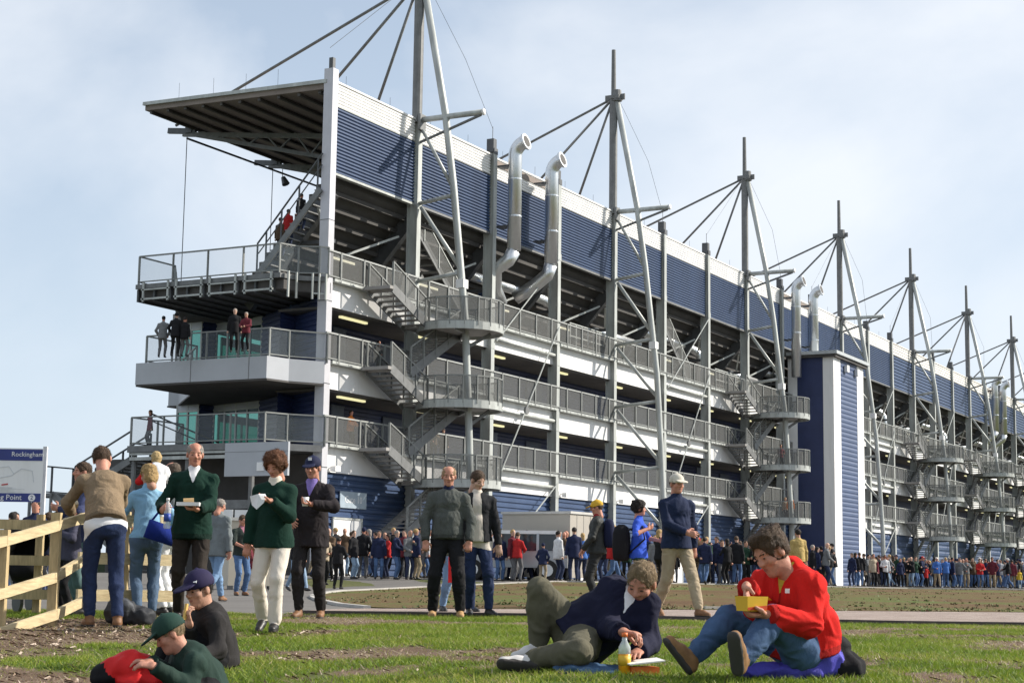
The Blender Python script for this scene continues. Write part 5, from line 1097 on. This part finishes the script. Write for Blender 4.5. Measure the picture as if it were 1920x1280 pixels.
# man in dark jacket and patterned cap, sitting, eating
S = Seat(400, 11.2); J = {}
J.update(pel=S(400, 1238, .05), neck=S(384, 1140, .0), shL=S(404, 1164, -.15), shR=S(358, 1160, .15), head=S(374, 1106, -.06), front=A3(-.75, -.6, 0), face=A3(-.62, -.75, -.20), hup=A3(-.1, 0, 1))
J['wst'] = S(402, 1206, .05); J['ch'] = S(391, 1172, .02)
J.update(elR=S(352, 1212, -.05), wrR=S(356, 1172, -.2), elL=S(408, 1220, -.22), wrL=S(362, 1236, -.38), hdR=A3(-.35, -.2, 1), hnR=A3(.6, .5, .2))
J.update(hipL=S(400, 1242, -.05), hipR=S(388, 1238, .14), knL=S(345, 1192, -.1), anL=S(318, 1250, -.05), knR=S(330, 1180, .18), anR=S(300, 1240, .15))
for q in 'LR': J['to'+q] = J['an'+q]+.14*nrm((-.9, -.4, .1)); J['sole'+q] = A3(0, 0, -1)
J['sole'] = 1
e = person('person', 'man in black jacket and purple and white cap sitting on the bank eating a chip', tuple(S.base), RZ0, J, dict(s=.94, loose=.028, hem=.05, hemfix=False, curlR=.85), MT(SKIN, cloth((.024, .022, .022)), H_DK, BLACKC, SHOE_B), ('short', H_DK), vox=.0105)
cap_mesh(J['head'], J['face'], (-.1, 0, 1), 1.0, cloth((.022, .018, .055), .8, .2), e, cloth((.022, .018, .055), .8, .2))
cw_ = MB()
f_ = nrm(J['face']); rr_ = np.cross(f_, A3(0, 0, 1)); 
for t in (-.55, -.1, .35): 
    c0 = J['head']+A3(0, 0, .045)+(f_*math.cos(t)+rr_*math.sin(t))*.102; cw_.beam(c0+A3(0, 0, .02), J['head']+A3(0, 0, .128)+(f_*math.cos(t)+rr_*math.sin(t))*.045, .022, .012)
o = cw_.build('cap_stripes', WHITEC, e)
cwp = S.base+RT*S(346, 1146, -.24)[0]+FWH*S(346, 1146, -.24)[1]+A3(0, 0, S(346, 1146, -.24)[2])
held('potato_chip', 'fat yellow chip held to the mouth of the man in the patterned cap', 'chip', tuple(cwp), 0, lambda mb: mb.beam((0, 0, -.05), (.02, 0, .05), .017, .017), mat('chip', (.62, .40, .10), .6), False)
# boy in green cap
S = Seat(360, 9.9); J = {}
J.update(pel=S(380, 1302, .05), neck=S(345, 1218, .0), shL=S(364, 1240, -.15), shR=S(338, 1234, .13), head=S(320, 1190, -.04), front=A3(-.9, -.4, 0), face=A3(-.88, -.35, -.48), hup=A3(-.42, 0, 1))
J['wst'] = S(378, 1272, .05); J['ch'] = S(362, 1248, .02)
J.update(elL=S(352, 1290, -.20), wrL=S(290, 1248, -.32), elR=S(320, 1270, .10), wrR=S(284, 1240, -.10), hdL=A3(-1, .1, .15), hdR=A3(-1, -.2, .1), hnL=A3(0, .3, -1), hnR=A3(0, 0, -1))
J.update(hipL=S(392, 1306, -.05), hipR=S(380, 1304, .14), knL=S(330, 1296, -.2), anL=S(270, 1320, -.25), knR=S(310, 1285, .2), anR=S(250, 1300, .2))
for q in 'LR': J['to'+q] = J['an'+q]+.12*nrm((-.9, -.3, .3)); J['sole'+q] = A3(-.3, 0, -1)
J['sole'] = 1
e = person('person', 'boy in green cap and dark green jacket sitting hunched at the bottom edge', tuple(S.base), RZ0, J, dict(s=.84, loose=.036, hem=.05, hemfix=False), MT(SKINR, cloth((.014, .034, .026), .8), H_BL, BLACKC, SHOE_B), ('short', H_SN), vox=.0105)
cap_mesh(J['head'], J['face'], (-.42, 0, 1), .92, CAPG, e)
w = S(240, 1262, -.1); w = S.base+RT*w[0]+FWH*w[1]
cloth_heap('red_bag', 'bright red bag on the lap of the boy in the green cap', 'bag', 243, 9.85, [((.02, 0, .10), (.15, .10, .10), 0), ((-.10, 0, .06), (.09, .09, .07), 1), ((.08, -.02, .03), (.14, .10, .05), 0)], [cloth((.62, .02, .02), .6), BLACKC])
for px, z, c, lab in ((1312, 13.2, (.70, .15, .03), 'scrap of orange litter on the grass'), (1372, 26.0, (.7, .7, .68), 'scrap of white litter on the verge')):
    held('litter', lab, 'litter', tuple(pos(px, z)), .4, lambda mb: mb.add([(-.05, -.03, 0), (.05, -.02, .01), (.04, .03, .04), (-.03, .03, .05)], [(0, 1, 2, 3), (3, 2, 1)]), mat('litter %s' % px, c, .7), False)

# ============================================================ FENCES, SIGN, CABINS, VEHICLE
WOOD = mat('pale new pine', (.58, .47, .28), .75, 0, .22, 5., .35, 26., .3, (1, 1, 7), dirt=((.30, .20, .10), 3.2, .7)); WOODS = mat('pine sawn', (.48, .37, .20), .75, 0, .25, 4., .35, 26., .3, (7, 7, 1), dirt=((.26, .18, .09), 3., .6))
def gpx(px, py, Z):
    d = ray(px, py); d = d/(d@FWH); return CAM+d*Z
f1 = empty('wooden_fence', tuple(pos(100, 15.4)), 'pale pine three rail fence sloping down to the left edge', 'fence'); b0 = A3(*f1.location)
for (xa, ya, xb, yb, za, zb) in ((-70, 1036, 108, 985, 14.6, 16.0), (108, 985, 186, 962, 16.0, 17.1), (-70, 1134, 100, 1083, 14.6, 16.0), (100, 1083, 170, 1042, 16.0, 17.1), (-70, 1208, 103, 1152, 14.6, 16.0), (103, 1152, 166, 1122, 16.0, 17.1)):
    m = MB(); a, b = gpx(xa, ya, za)-b0, gpx(xb, yb, zb)-b0; m.beam(a, b, .045, .09); m.build('rail', WOOD, f1)
for px, z, yt in ((4, 15.15, 992), (103, 16.0, 960)):
    m = MB(); a = gpx(px, yt, z); g0 = gz(a[0], a[1]); n_ = A3(*(-FWH))*-.08
    m.beam(A3(a[0], a[1], g0-.3)-b0+n_, A3(*a)-b0+n_, .085, .085, up=(RT[0], RT[1], 0)); m.build('post', WOODS, f1)
f2 = empty('wooden_fence', tuple(pos(80, 19.5)), 'second pine fence running level behind the sloping one', 'fence'); b0 = A3(*f2.location)
for zz in (1.0, .60, .22):
    a, b = pos(-260, 19.0), pos(170, 19.6); m = MB(); m.beam(a+(0, 0, zz)-b0, b+(0, 0, zz)-b0, .045, .11); m.build('rail', WOODS, f2)
    a, b = pos(146, 17.7), pos(336, 18.5); m = MB(); m.beam(a+(0, 0, zz+.02)-b0, b+(0, 0, zz+.02)-b0, .045, .12); m.build('rail', WOOD, f2)
for px, z in ((-230, 19.05), (-40, 19.3), (68, 19.5), (230, 18.15), (332, 18.55)):
    a = pos(px, z)+FWH*.08; m = MB(); m.beam(a-(0, 0, .3)-b0, a+(0, 0, 1.12)-b0, .08, .08, up=(RT[0], RT[1], 0)); m.build('post', WOODS, f2)
# pushchair behind the fence
pc = empty('pushchair', tuple(pos(48, 20.2)), 'black pushchair with curved hood behind the left fence', 'pushchair', None, face_cam(40))
B = Body(); B.ell((0, 0, .82), ((1, 0, 0), (0, 1, 0), (0, 0, 1)), (.24, .34, .26), 0, .02); B.ell((0, -.16, .72), ((1, 0, 0), (0, 1, 0), (0, 0, 1)), (.20, .34, .26), 0, .001, 0, True); B.ell((0, 0, .48), ((1, 0, 0), (0, 1, 0), (0, 0, 1)), (.22, .30, .16), 0, .02)
link('hood', join_mesh('hood', [B.mesh(.022)], [BLACKC]), pc)
for sx in (-.24, .24):
    m = MB(); m.tube([(sx, -.35, .15), (sx, .1, .6), (sx, .42, 1.0)], .014, 6); m.tube([(sx, .35, .15), (sx, -.1, .6)], .014, 6); m.build('frame', GALVD, pc)
    for sy in (-.36, .36): m = MB(); m.tube([(sx-.02, sy, .12), (sx+.02, sy, .12)], .12, 14); m.build('wheel', DKST, pc)
m = MB(); m.tube([(-.24, .42, 1.0), (.24, .42, 1.0)], .018, 6); m.build('handle', DKST, pc)

# information sign on posts at the left edge
SGZ = 24.0
sw = lambda x, y: gpx(x, y, SGZ)
s0 = pos(20, SGZ); sg = empty('information_sign', tuple(s0), 'white map sign with blue header and footer bands standing at the left edge', 'sign', None, RZ0)
ppm = F_PX/SGZ; LX = lambda px: (px-20)/ppm; LZ = lambda py: (1072.5-py)/ppm-s0[2]
m = MB(); m.box((LX(-120), .0, LZ(942)), (LX(70), .04, LZ(842))); m.build('board', WHT, sg)
SBLUE = mat('sign blue', (.025, .04, .20), .45)
m = MB(); m.box((LX(-120), -.006, LZ(865)), (LX(68), -.001, LZ(844))); m.build('header_band', SBLUE, sg)
m = MB(); m.box((LX(-120), -.006, LZ(942)), (LX(68), -.001, LZ(926))); m.build('footer_band', SBLUE, sg)
SWH = mat('sign lettering white', (.8, .8, .8), .5)
text('lettering', 'Rockingham', .092, (LX(40), -.010, LZ(853.5)), (PI/2, 0, 0), SWH, sg, .002)
text('lettering', 'Meeting Point', .105, (LX(-6), -.010, LZ(934)), (PI/2, 0, 0), SWH, sg, .002)
m = MB(); m.tube([(LX(52), -.012, LZ(934)), (LX(52), -.008, LZ(934))], .05, 18); m.build('number_disc', SWH, sg)
text('lettering', '2', .08, (LX(52), -.014, LZ(934)), (PI/2, 0, 0), SBLUE, sg, .001)
m = MB()
for a, b in (((-20, 900), (12, 893)), ((12, 893), (30, 880)), ((30, 880), (50, 884)), ((50, 884), (54, 905)), ((-20, 880), (6, 876)), ((6, 876), (16, 890))): m.beam((LX(a[0]), -.003, LZ(a[1])), (LX(b[0]), -.003, LZ(b[1])), .006, .008)
m.build('map_lines', mat('map grey', (.58, .60, .62), .6), sg)
m = MB()
for i in range(9): m.box((LX(-14+rng.uniform(0, 6)), -.004, LZ(915+i*1.1)), (LX(rng.uniform(8, 40)), -.001, LZ(915.4+i*1.1)))
m.build('small_print', mat('map grey', (.58, .60, .62), .6), sg)
m = MB(); m.beam((LX(-6), -.004, LZ(911)), (LX(6), -.004, LZ(909)), .006, .02); m.build('map_mark', mat('map red', (.5, .1, .1), .6), sg)
for px in (68, -100):
    m = MB(); m.box((LX(px), .01, -.3), (LX(px)+.055, .065, LZ(838))); m.build('post', mat('sign post white', (.62, .62, .65), .5), sg)

# beige portable cabin in front of the stand
def cabin(name, label, px, Z, rz, w, d, h, mt, z0=None, cat='cabin'):
    b = pos(px, Z); c = empty(name, tuple(b), label, cat, None, RZ0+rz)
    m = MB(); m.box((0, 0, .12), (w, d, h)); m.build('walls', mt, c); m = MB(); m.box((-.05, -.05, h), (w+.05, d+.05, h+.09)); m.build('roof', mat('cabin roof', (.5, .49, .46), .6), c)
    for i in range(1, 4): m = MB(); m.box((w*i/4-.012, -.012, .12), (w*i/4+.012, 0, h)); m.build('wall_joint', mat('cabin joint', (.40, .38, .34), .6), c)
    for x, y in ((0, 0), (w-.15, 0), (0, d-.15), (w-.15, d-.15)): m = MB(); m.box((x, y, -.2), (x+.15, y+.15, .12)); m.build('foot', DKST, c)
    return c
BEI = mat('cabin beige', (.40, .37, .32), .6, 0, .06, .8); CRM = mat('cabin cream', (.50, .45, .36), .6, 0, .06, .8)
c = cabin('portable_cabin', 'beige portable cabin in front of the blue cladding', 1068, 62.0, R(58), 2.0, 2.9, 2.42, BEI)
c = cabin('portable_cabin', 'cream cabin end behind the man in the dark waistcoat', 428, 50.0, R(20), 1.35, 1.6, 2.0, CRM)
for k, px in enumerate((400, 436)):
    b = pos(px, 55.0); o = empty('marquee_table', tuple(b), ('white' if k else 'white') + (' trestle screen under the terrace right of the green fleece man' if k else ' trestle screen under the terrace partly hidden by the green fleece man'), 'screen', None, RZ0)
    m = MB(); m.box((0, 0, 1.95), (.55, .04, 2.4)); m.build('panel', WHT, o); m = MB(); m.box((.02, .01, 0), (.06, .04, 1.95)); m.build('leg', GALVD, o); m = MB(); m.box((.48, .01, 0), (.52, .04, 1.95)); m.build('leg', GALVD, o)

# silver off road vehicle parked among the crowd
v = empty('parked_vehicle', tuple(pos(963, 61.0)), 'silver off road vehicle with pale roof parked by the beige cabin', 'vehicle', None, RZ0+R(-8))
CARP = mat('silver car paint', (.38, .40, .42), .3, .5, .05); GLS = mat('car glass', (.03, .04, .05), .08)
def loft(mb, secs, m=0):
    n = len(secs[0]); vs = sum(secs, []); fs = []
    for i in range(len(secs)-1): fs += [(i*n+k, i*n+(k+1) % n, (i+1)*n+(k+1) % n, (i+1)*n+k) for k in range(n)]
    fs += [tuple(range(n-1, -1, -1)), tuple((len(secs)-1)*n+k for k in range(n))]; mb.add(vs, fs, m)
side_ = [(-2.0, .45), (-2.02, .75), (-1.9, .95), (-1.0, 1.02), (1.9, 1.04), (2.0, .9), (2.0, .45)]
m = MB(); loft(m, [[(x, y, z) for x, z in side_] for y in (-.85, -.88, .88, .85)]); m.build('body', CARP, v)
cab = [(-.95, 1.03), (-.45, 1.62), (1.55, 1.66), (1.85, 1.05)]
m = MB(); loft(m, [[(x*.98, y, z) for x, z in cab] for y in (-.78, .78)]); m.build('cab_glass', GLS, v)
m = MB(); m.box((-.5, -.80, 1.62), (1.6, .80, 1.74)); m.build('roof', WHT, v)
for x in (-.9, .1, .95, 1.75): m = MB(); m.beam((x+(.42 if x < -.5 else 0), -.80, 1.64), (x, -.83, 1.02), .09, .05); m.build('pillar', CARP, v)
for x in (-1.35, 1.3):
    for y in (-.80, .80):
        wv = MB(); wv.tube([(x, y-.11, .36), (x, y+.11, .36)], .37, 20); wo_ = wv.build('wheel', mat('tyre', (.02, .02, .02), .8), v); wv = MB(); wv.tube([(x, y-.12, .36), (x, y+.12, .36)], .21, 16); wv.build('rim', SILV, wo_)
for y in (-.6, .6): m = MB(); m.tube([(-2.04, y, .8), (-2.0, y, .8)], .10, 14); m.build('headlight', WHT, v)
m = MB(); m.box((-2.1, -.85, .45), (-2.0, .85, .6)); m.build('bumper', DKST, v)
m = MB(); m.box((-.2, -.89, .8), (.1, -.87, .84)); m.build('door_handle', DKST, v)

# ============================================================ THE CROWD
def crowd_body(v):
    H = (1.76, 1.70, 1.78, 1.64, 1.74, 1.72, 1.68, 1.80)[v]; fem = v in (3, 6)
    hands = [None, {'L': (.1, -.33, 1.08), 'R': (-.1, -.33, 1.06)}, {'L': (.2, -.12, .92), 'R': (-.2, -.12, .92)}, {'L': (.05, -.32, 1.15), 'R': (-.27, 0, .8)}, {'L': (.12, .2, 1.0), 'R': (-.27, 0, .8)}, {'L': (.05, -.3, 1.3), 'R': (-.1, -.3, 1.0)}, None, {'L': (.25, -.05, .8), 'R': (-.1, -.32, 1.1)}][v]
    ft = {'L': (.10, -.28, 0), 'R': (-.08, .28, .05, 0, .5)} if v in (4, 7) else {'L': (.11, .03*(v % 3), 0), 'R': (-.11, -.03, 0)}
    J, s = stand(H, fem=fem, hands=hands, feet=ft, lean=.04*(v % 3), look=(.25*((v % 3)-1), -1, -.12))
    B, fr, up, side = person_mesh(J, dict(s=s, loose=.035 if not fem else .02, hem=.10 if v % 2 else .16, soles=False, fem=fem))
    B.p = [q for q in B.p]; f = J['face']; hc = J['head']; r = np.cross(f, A3(0, 0, 1)); ax = (r, f, A3(0, 0, 1))
    B.ell(hc+A3(0, 0, .02), ax, s*A3(.074, .092, .10), 0, .02); B.ell(hc+f*.02-A3(0, 0, .05), ax, s*A3(.055, .062, .066), 0, .02); B.cap(hc-A3(0, 0, .05), J['neck'], .052, .056, 0, .02)
    if v != 5: B.ell(hc-f*.016+A3(0, 0, .042), ax, s*A3(.083, .097, .092), 2, .004)
    if fem: B.ell(hc-f*.05-A3(0, 0, .05), ax, s*A3(.08, .055, .11), 2, .01)
    if v in (2, 7): B.ell(hc+f*.115*s+A3(0, 0, .05), (r, f, A3(0, 0, 1)), s*A3(.07, .07, .018), 2, .006)
    for q in 'LR': B.ell(J['wr'+q]+nrm(J['wr'+q]-J['el'+q])*.06, ((1, 0, 0), (0, 1, 0), (0, 0, 1)), (.045, .045, .05), 0, .02)
    return join_mesh('person', [B.mesh(.027)], [SKIN, BLACKC, H_DK, EYE, LIP, JEANS, SHOE_B, SOLE, WHITEC])
CB = [crowd_body(v) for v in range(8)]
CAPV = (2, 7); WOMEN = (3, 6)
TOPS = {'black': (.014, .014, .016), 'navy': (.018, .024, .06), 'dark green': (.02, .05, .03), 'grey': (.17, .175, .18), 'red': (.42, .025, .025), 'white': (.66, .66, .66), 'blue': (.06, .15, .42), 'yellow': (.60, .42, .05), 'maroon': (.13, .025, .035), 'brown': (.10, .065, .04), 'beige': (.40, .33, .24), 'orange': (.70, .20, .03)}
BOTS = {'blue jeans': (.075, .13, .25), 'black trousers': (.015, .015, .016), 'dark jeans': (.03, .04, .08), 'khaki trousers': (.30, .24, .16), 'grey trousers': (.13, .13, .135), 'pale jeans': (.24, .33, .44)}
HAIRS = {'dark': H_DK, 'brown': H_BR, 'fair': H_BL, 'grey': H_GR}
CAPC = {'white': (.68, .67, .64), 'navy': (.015, .02, .05), 'red': (.45, .03, .03), 'yellow': (.6, .42, .05), 'black': (.015, .015, .015)}
def cm(c): return mat('crowd cloth %.3f %.3f %.3f' % c, c, .9, 0, .18, 9., .3, 14., .2)
crowd = []
def crowd_person(base, rz, v, top, bot, hr, where, group='people in the crowd below the stand', fixed=None):
    o = bpy.data.objects.new('person', CB[v]); COL.objects.link(o); o.location = tuple(base); o.rotation_euler = (0, 0, rz); k = rng.uniform(.93, 1.05)*(.72 if (group.startswith('people in') and rng.random() < .07) else 1); o.scale = (k, k, k)
    for sl in (0, 1, 2, 5): o.material_slots[sl].link = 'OBJECT'
    o.material_slots[0].material = (SKIN, SKINR, SKINL)[int(rng.integers(0, 3))]; o.material_slots[1].material = cm(TOPS[top]); o.material_slots[5].material = cm(BOTS[bot])
    o.material_slots[2].material = cm(CAPC[hr]) if v in CAPV else HAIRS[hr]
    kind = 'woman' if v in WOMEN else 'man'
    o['category'] = 'person'; o['group'] = group
    feat = '%s cap' % hr if v in CAPV else ('bald head' if v == 5 else '%s hair' % hr)
    crowd.append([o, kind, top, bot, feat, where, base, fixed]); return o
def pick(d, w): k = list(d); w = np.array(w, float); return k[int(rng.choice(len(k), p=w/w.sum()))]
def rnd_person(px, Z, where, h=None, top=None, bot=None, v=None):
    v = int(rng.integers(0, 8)) if v is None else v
    top = top or pick(TOPS, [11, 8, 3, 4, .9, 1.2, 1.0, .4, 1.5, 1.8, 1.2, .2]); bot = bot or pick(BOTS, [6, 5, 4, 2, 2, 2])
    hr = pick(CAPC, [2, 3, 1, .7, 2]) if v in CAPV else pick(HAIRS, [4, 4, 1.5, 1.5])
    return crowd_person(pos(px, Z), RZ0+R(h if h is not None else rng.uniform(-180, 180)), v, top, bot, hr, where)
W1 = 'near the white door under the first stair'
for px, Z, h, t, b, v in [(606, 56, 40, 'beige', 'black trousers', 1), (616, 58, -20, 'brown', 'black trousers', 5), (633, 53.5, 160, 'black', 'black trousers', 1), (661, 60, 60, 'black', 'pale jeans', 0), (679, 60.5, 170, 'black', 'grey trousers', 2), (709, 60, 10, 'navy', 'blue jeans', 0), (597, 60, 100, 'navy', 'dark jeans', 4), (690, 63, -90, 'grey', 'dark jeans', 6)]: rnd_person(px, Z, W1, h, t, b, v)
W2 = 'in front of the corrugated blue wall left of the grey sweater man'
for px, Z, h, t, b, v in [(726, 60.5, -60, 'red', 'dark jeans', 3), (741, 60, 70, 'navy', 'blue jeans', 1), (756, 61.5, 0, 'maroon', 'black trousers', 0), (766, 60, 30, 'grey', 'dark jeans', 5), (778, 60, 120, 'navy', 'khaki trousers', 0), (790, 62, -40, 'grey', 'grey trousers', 2), (735, 64, 30, 'black', 'black trousers', 4), (803, 62, 90, 'white', 'dark jeans', 6)]: rnd_person(px, Z, W2, h, t, b, v)
W3 = 'beside the silver off road vehicle'
for px, Z, h, t, b, v in [(921, 59, -100, 'grey', 'black trousers', 1), (936, 58.5, 20, 'navy', 'blue jeans', 0), (960, 58.6, 60, 'maroon', 'grey trousers', 0), (969, 58.4, 150, 'red', 'grey trousers', 1), (985, 60.5, 100, 'black', 'dark jeans', 4), (1003, 61, 70, 'maroon', 'black trousers', 6), (950, 65, 70, 'black', 'black trousers', 1)]: rnd_person(px, Z, W3, h, t, b, v)
W4 = 'in front of the beige cabin'
for px, Z, h, t, b, v in [(1017, 56.5, 160, 'navy', 'khaki trousers', 2), (1046, 57.5, 120, 'white', 'dark jeans', 0), (1076, 57, 190, 'navy', 'dark jeans', 0), (1092, 58, 200, 'blue', 'dark jeans', 3), (1033, 63, 30, 'red', 'black trousers', 1), (1064, 62, -60, 'black', 'black trousers', 5)]: rnd_person(px, Z, W4, h, t, b, v)
W5 = 'between the yellow cap man and the white cap man'
for px, Z, h, t in [(1148, 50, 100, 'red'), (1160, 56, -70, 'navy'), (1236, 48, 130, 'black'), (1228, 60, 20, 'grey'), (1175, 62, 0, 'dark green'), (1245, 62, 60, 'maroon')]: rnd_person(px, Z, W5, h, t)
W6 = 'between the white cap man and the red fleece man'
for px, Z, h, t, b, v in [(1296, 64, 100, 'maroon', 'khaki trousers', 5), (1308, 62, 200, 'brown', 'khaki trousers', 0), (1321, 60, 160, 'navy', 'blue jeans', 4), (1331, 66, 30, 'yellow', 'black trousers', 1), (1344, 64, -30, 'navy', 'dark jeans', 0), (1354, 62, 10, 'navy', 'grey trousers', 3), (1366, 67, 60, 'black', 'dark jeans', 2), (1376, 66, 170, 'black', 'dark jeans', 0), (1387, 68, -40, 'grey', 'black trousers', 6), (1398, 66, 20, 'dark green', 'black trousers', 1), (1410, 68, 140, 'white', 'dark jeans', 7), (1419, 66, -10, 'black', 'dark jeans', 5), (1338, 72, 80, 'black', 'black trousers', 4), (1371, 74, -80, 'maroon', 'blue jeans', 1), (1430, 70, 60, 'black', 'dark jeans', 0), (1442, 72, 0, 'navy', 'black trousers', 3)]: rnd_person(px, Z, W6, h, t, b, v)
W7 = 'at the foot of the blue stair tower'
for px in np.arange(592, 1480, 11.):
    if 815 < px < 915 or rng.random() < .25: continue
    w_ = W1 if px < 700 else W2 if px < 815 else W3 if px < 1000 else W4 if px < 1105 else W5 if px < 1260 else W6
    rnd_person(px+rng.uniform(-5, 5), rng.uniform(61, 69), w_, None, pick({k: 1 for k in ('black', 'navy', 'dark green', 'grey', 'brown', 'maroon')}, [5, 4, 1, 2, 1, 1]))
for i, px in enumerate([1524, 1533, 1541, 1549, 1556, 1563]): rnd_person(px, 71+2*(i % 3), W7, None, ['black', 'navy', 'black', 'grey', 'black', 'black'][i])
for i, px in enumerate([1598, 1605, 1612]): rnd_person(px, 84+2*i, 'just right of the blue stair tower', None, ['navy', 'black', 'black'][i])
px = 1622.; k = 0
zones = ((1690, 'right of the stair tower below the bare columns'), (1760, 'below the third flight of stairs'), (1830, 'below the far stairs'), (1960, 'at the far right end of the stand'))
while px < 1945:
    wh = next(w for a, w in zones if px < a)
    for row in range(3):
        if rng.random() < (.95, .8, .6)[row]: rnd_person(px+rng.uniform(-2, 2), 92+row*7+rng.uniform(-2, 2)+(px-1620)*.05, wh)
    px += rng.uniform(5.2, 8.5)
for px, t in ((1660, 'white'), (1736, 'red'), (1757, 'blue'), (1812, 'grey'), (1838, 'red'), (1912, 'yellow')): rnd_person(px, 90+(px-1620)*.05, next(w for a, w in zones if px < a), 0, t)
# left, under the terrace and behind the fence
for px, Z, t in ((470, 44, 'maroon'), (492, 52, 'dark green'), (556, 48, 'black'), (18, 33, 'black'), (60, 30, 'navy'), (108, 36, 'maroon'), (40, 40, 'grey')): rnd_person(px, Z, 'behind the left fence' if px < 200 else 'in the gap beside the cream trousered woman', None, t)
# people up on the galleries and terraces
def up_person(p, h, v, top, bot, hr, label): crowd_person(p, RZ0+R(h), v, top, bot, hr, '', 'people on the terraces and galleries', label)
z2 = LV[1]+.03
for px, py, h, v, t, b, lab in [(303, 670, 175, 2, 'grey', 'grey trousers', 'man in grey on the middle terrace, leftmost of three backs'), (327, 668, 170, 2, 'black', 'black trousers', 'man in black on the middle terrace, centre of three backs'), (344, 668, 160, 0, 'black', 'grey trousers', 'man in black top and grey trousers on the middle terrace, rightmost of three backs'), (438, 661, 10, 0, 'black', 'black trousers', 'person in black by the middle terrace window, left of the white haired one'), (460, 659, -15, 1, 'maroon', 'black trousers', 'white haired person in maroon by the middle terrace window')]:
    p = onZ(px, py, z2); up_person(p, h, v, t, b, 'black' if v in CAPV else ('grey' if 'white haired' in lab else 'dark'), lab)
p = onZ(264, 838, 5.43); p = A3(max(p[0], -2.0), min(p[1], 8.1), 5.43); up_person(p, -60, 6, 'maroon', 'grey trousers', 'brown', 'person in maroon at the left end of the lowest terrace')
for px, t, lab in ((530, 'brown', 'lowest of three people on the steep end stair'), (543, 'red', 'middle of three people on the steep end stair, in red'), (562, 'black', 'highest of three people on the steep end stair')):
    y_ = {530: 2.75, 543: 2.35, 562: 1.7}[px]; up_person(A3(.35, y_, 13.3+(3.0-y_)*1.06), 150, 0, t, 'dark jeans', 'dark', lab)
up_person(A3(3.2, .75, LV[0]+.06), 60, 1, 'orange', 'black trousers', 'dark', 'steward in orange top on the lowest gallery near the first column')
up_person(A3(6.0, 1.2, LV[1]+.06), 40, 1, 'black', 'black trousers', 'brown', 'person in black in the shade of the middle gallery')
up_person(A3(10.4, .8, LV[0]+.06), 10, 5, 'brown', 'black trousers', 'dark', 'bald person in brown on the lowest gallery behind the stair')
up_person(A3(11.5, .9, LV[0]+.06), -20, 0, 'black', 'black trousers', 'dark', 'dark haired person in black on the lowest gallery behind the stair')
up_person(A3(7*BAY+.9, -2.6, LV[0]-1.2), 0, 0, 'orange', 'khaki trousers', 'brown', 'person in orange on the low landing beside the stair tower')
up_person(A3(7*BAY+1.6, -2.0, LV[0]-1.2), 30, 3, 'beige', 'grey trousers', 'fair', 'fair haired person in beige on the low landing beside the stair tower')
up_person(A3(7*BAY+1.0, -1.9, LV[1]-1.2), 20, 1, 'maroon', 'black trousers', 'dark', 'person in maroon on the middle landing beside the stair tower')
up_person(A3(12.2*BAY, .8, LV[0]+.06), 20, 1, 'orange', 'black trousers', 'dark', 'steward in orange on the lowest gallery beyond the stair tower')
# labels: what sets each apart, and neighbours where clothes agree
FW2 = lambda p: float(to_px(p[0], p[1])[0])
crowd.sort(key=lambda c: FW2(c[6]))
seen = {}
for i, c in enumerate(crowd):
    if c[7]: c[0]['label'] = c[7]; continue
    c.append('%s in %s top and %s, %s, %s' % (c[1], c[2], c[3], c[4], c[5])); seen.setdefault(c[-1], []).append(i)
for lab, ids in seen.items():
    for q, i in enumerate(ids):
        l = lab
        if len(ids) > 1:
            c = crowd[i]; nb = [crowd[j] for j in (i-1, i+1) if 0 <= j < len(crowd)]
            l = '%s in %s and %s, %s, between one in %s and one in %s' % (c[1], c[2], c[3], c[4], nb[0][2], nb[-1][2])
        crowd[i][0]['label'] = ' '.join(l.split()[:16])
dup_ = {}
for c in crowd: dup_.setdefault(c[0]['label'], []).append(c[0])
for lab, os_ in dup_.items():
    for q, o in enumerate(os_):
        if len(os_) > 1: o['label'] = ' '.join(lab.split()[:10])+', %s of %d alike' % (('leftmost', 'second from left', 'third from left', 'fourth from left')[min(q, 3)], len(os_))
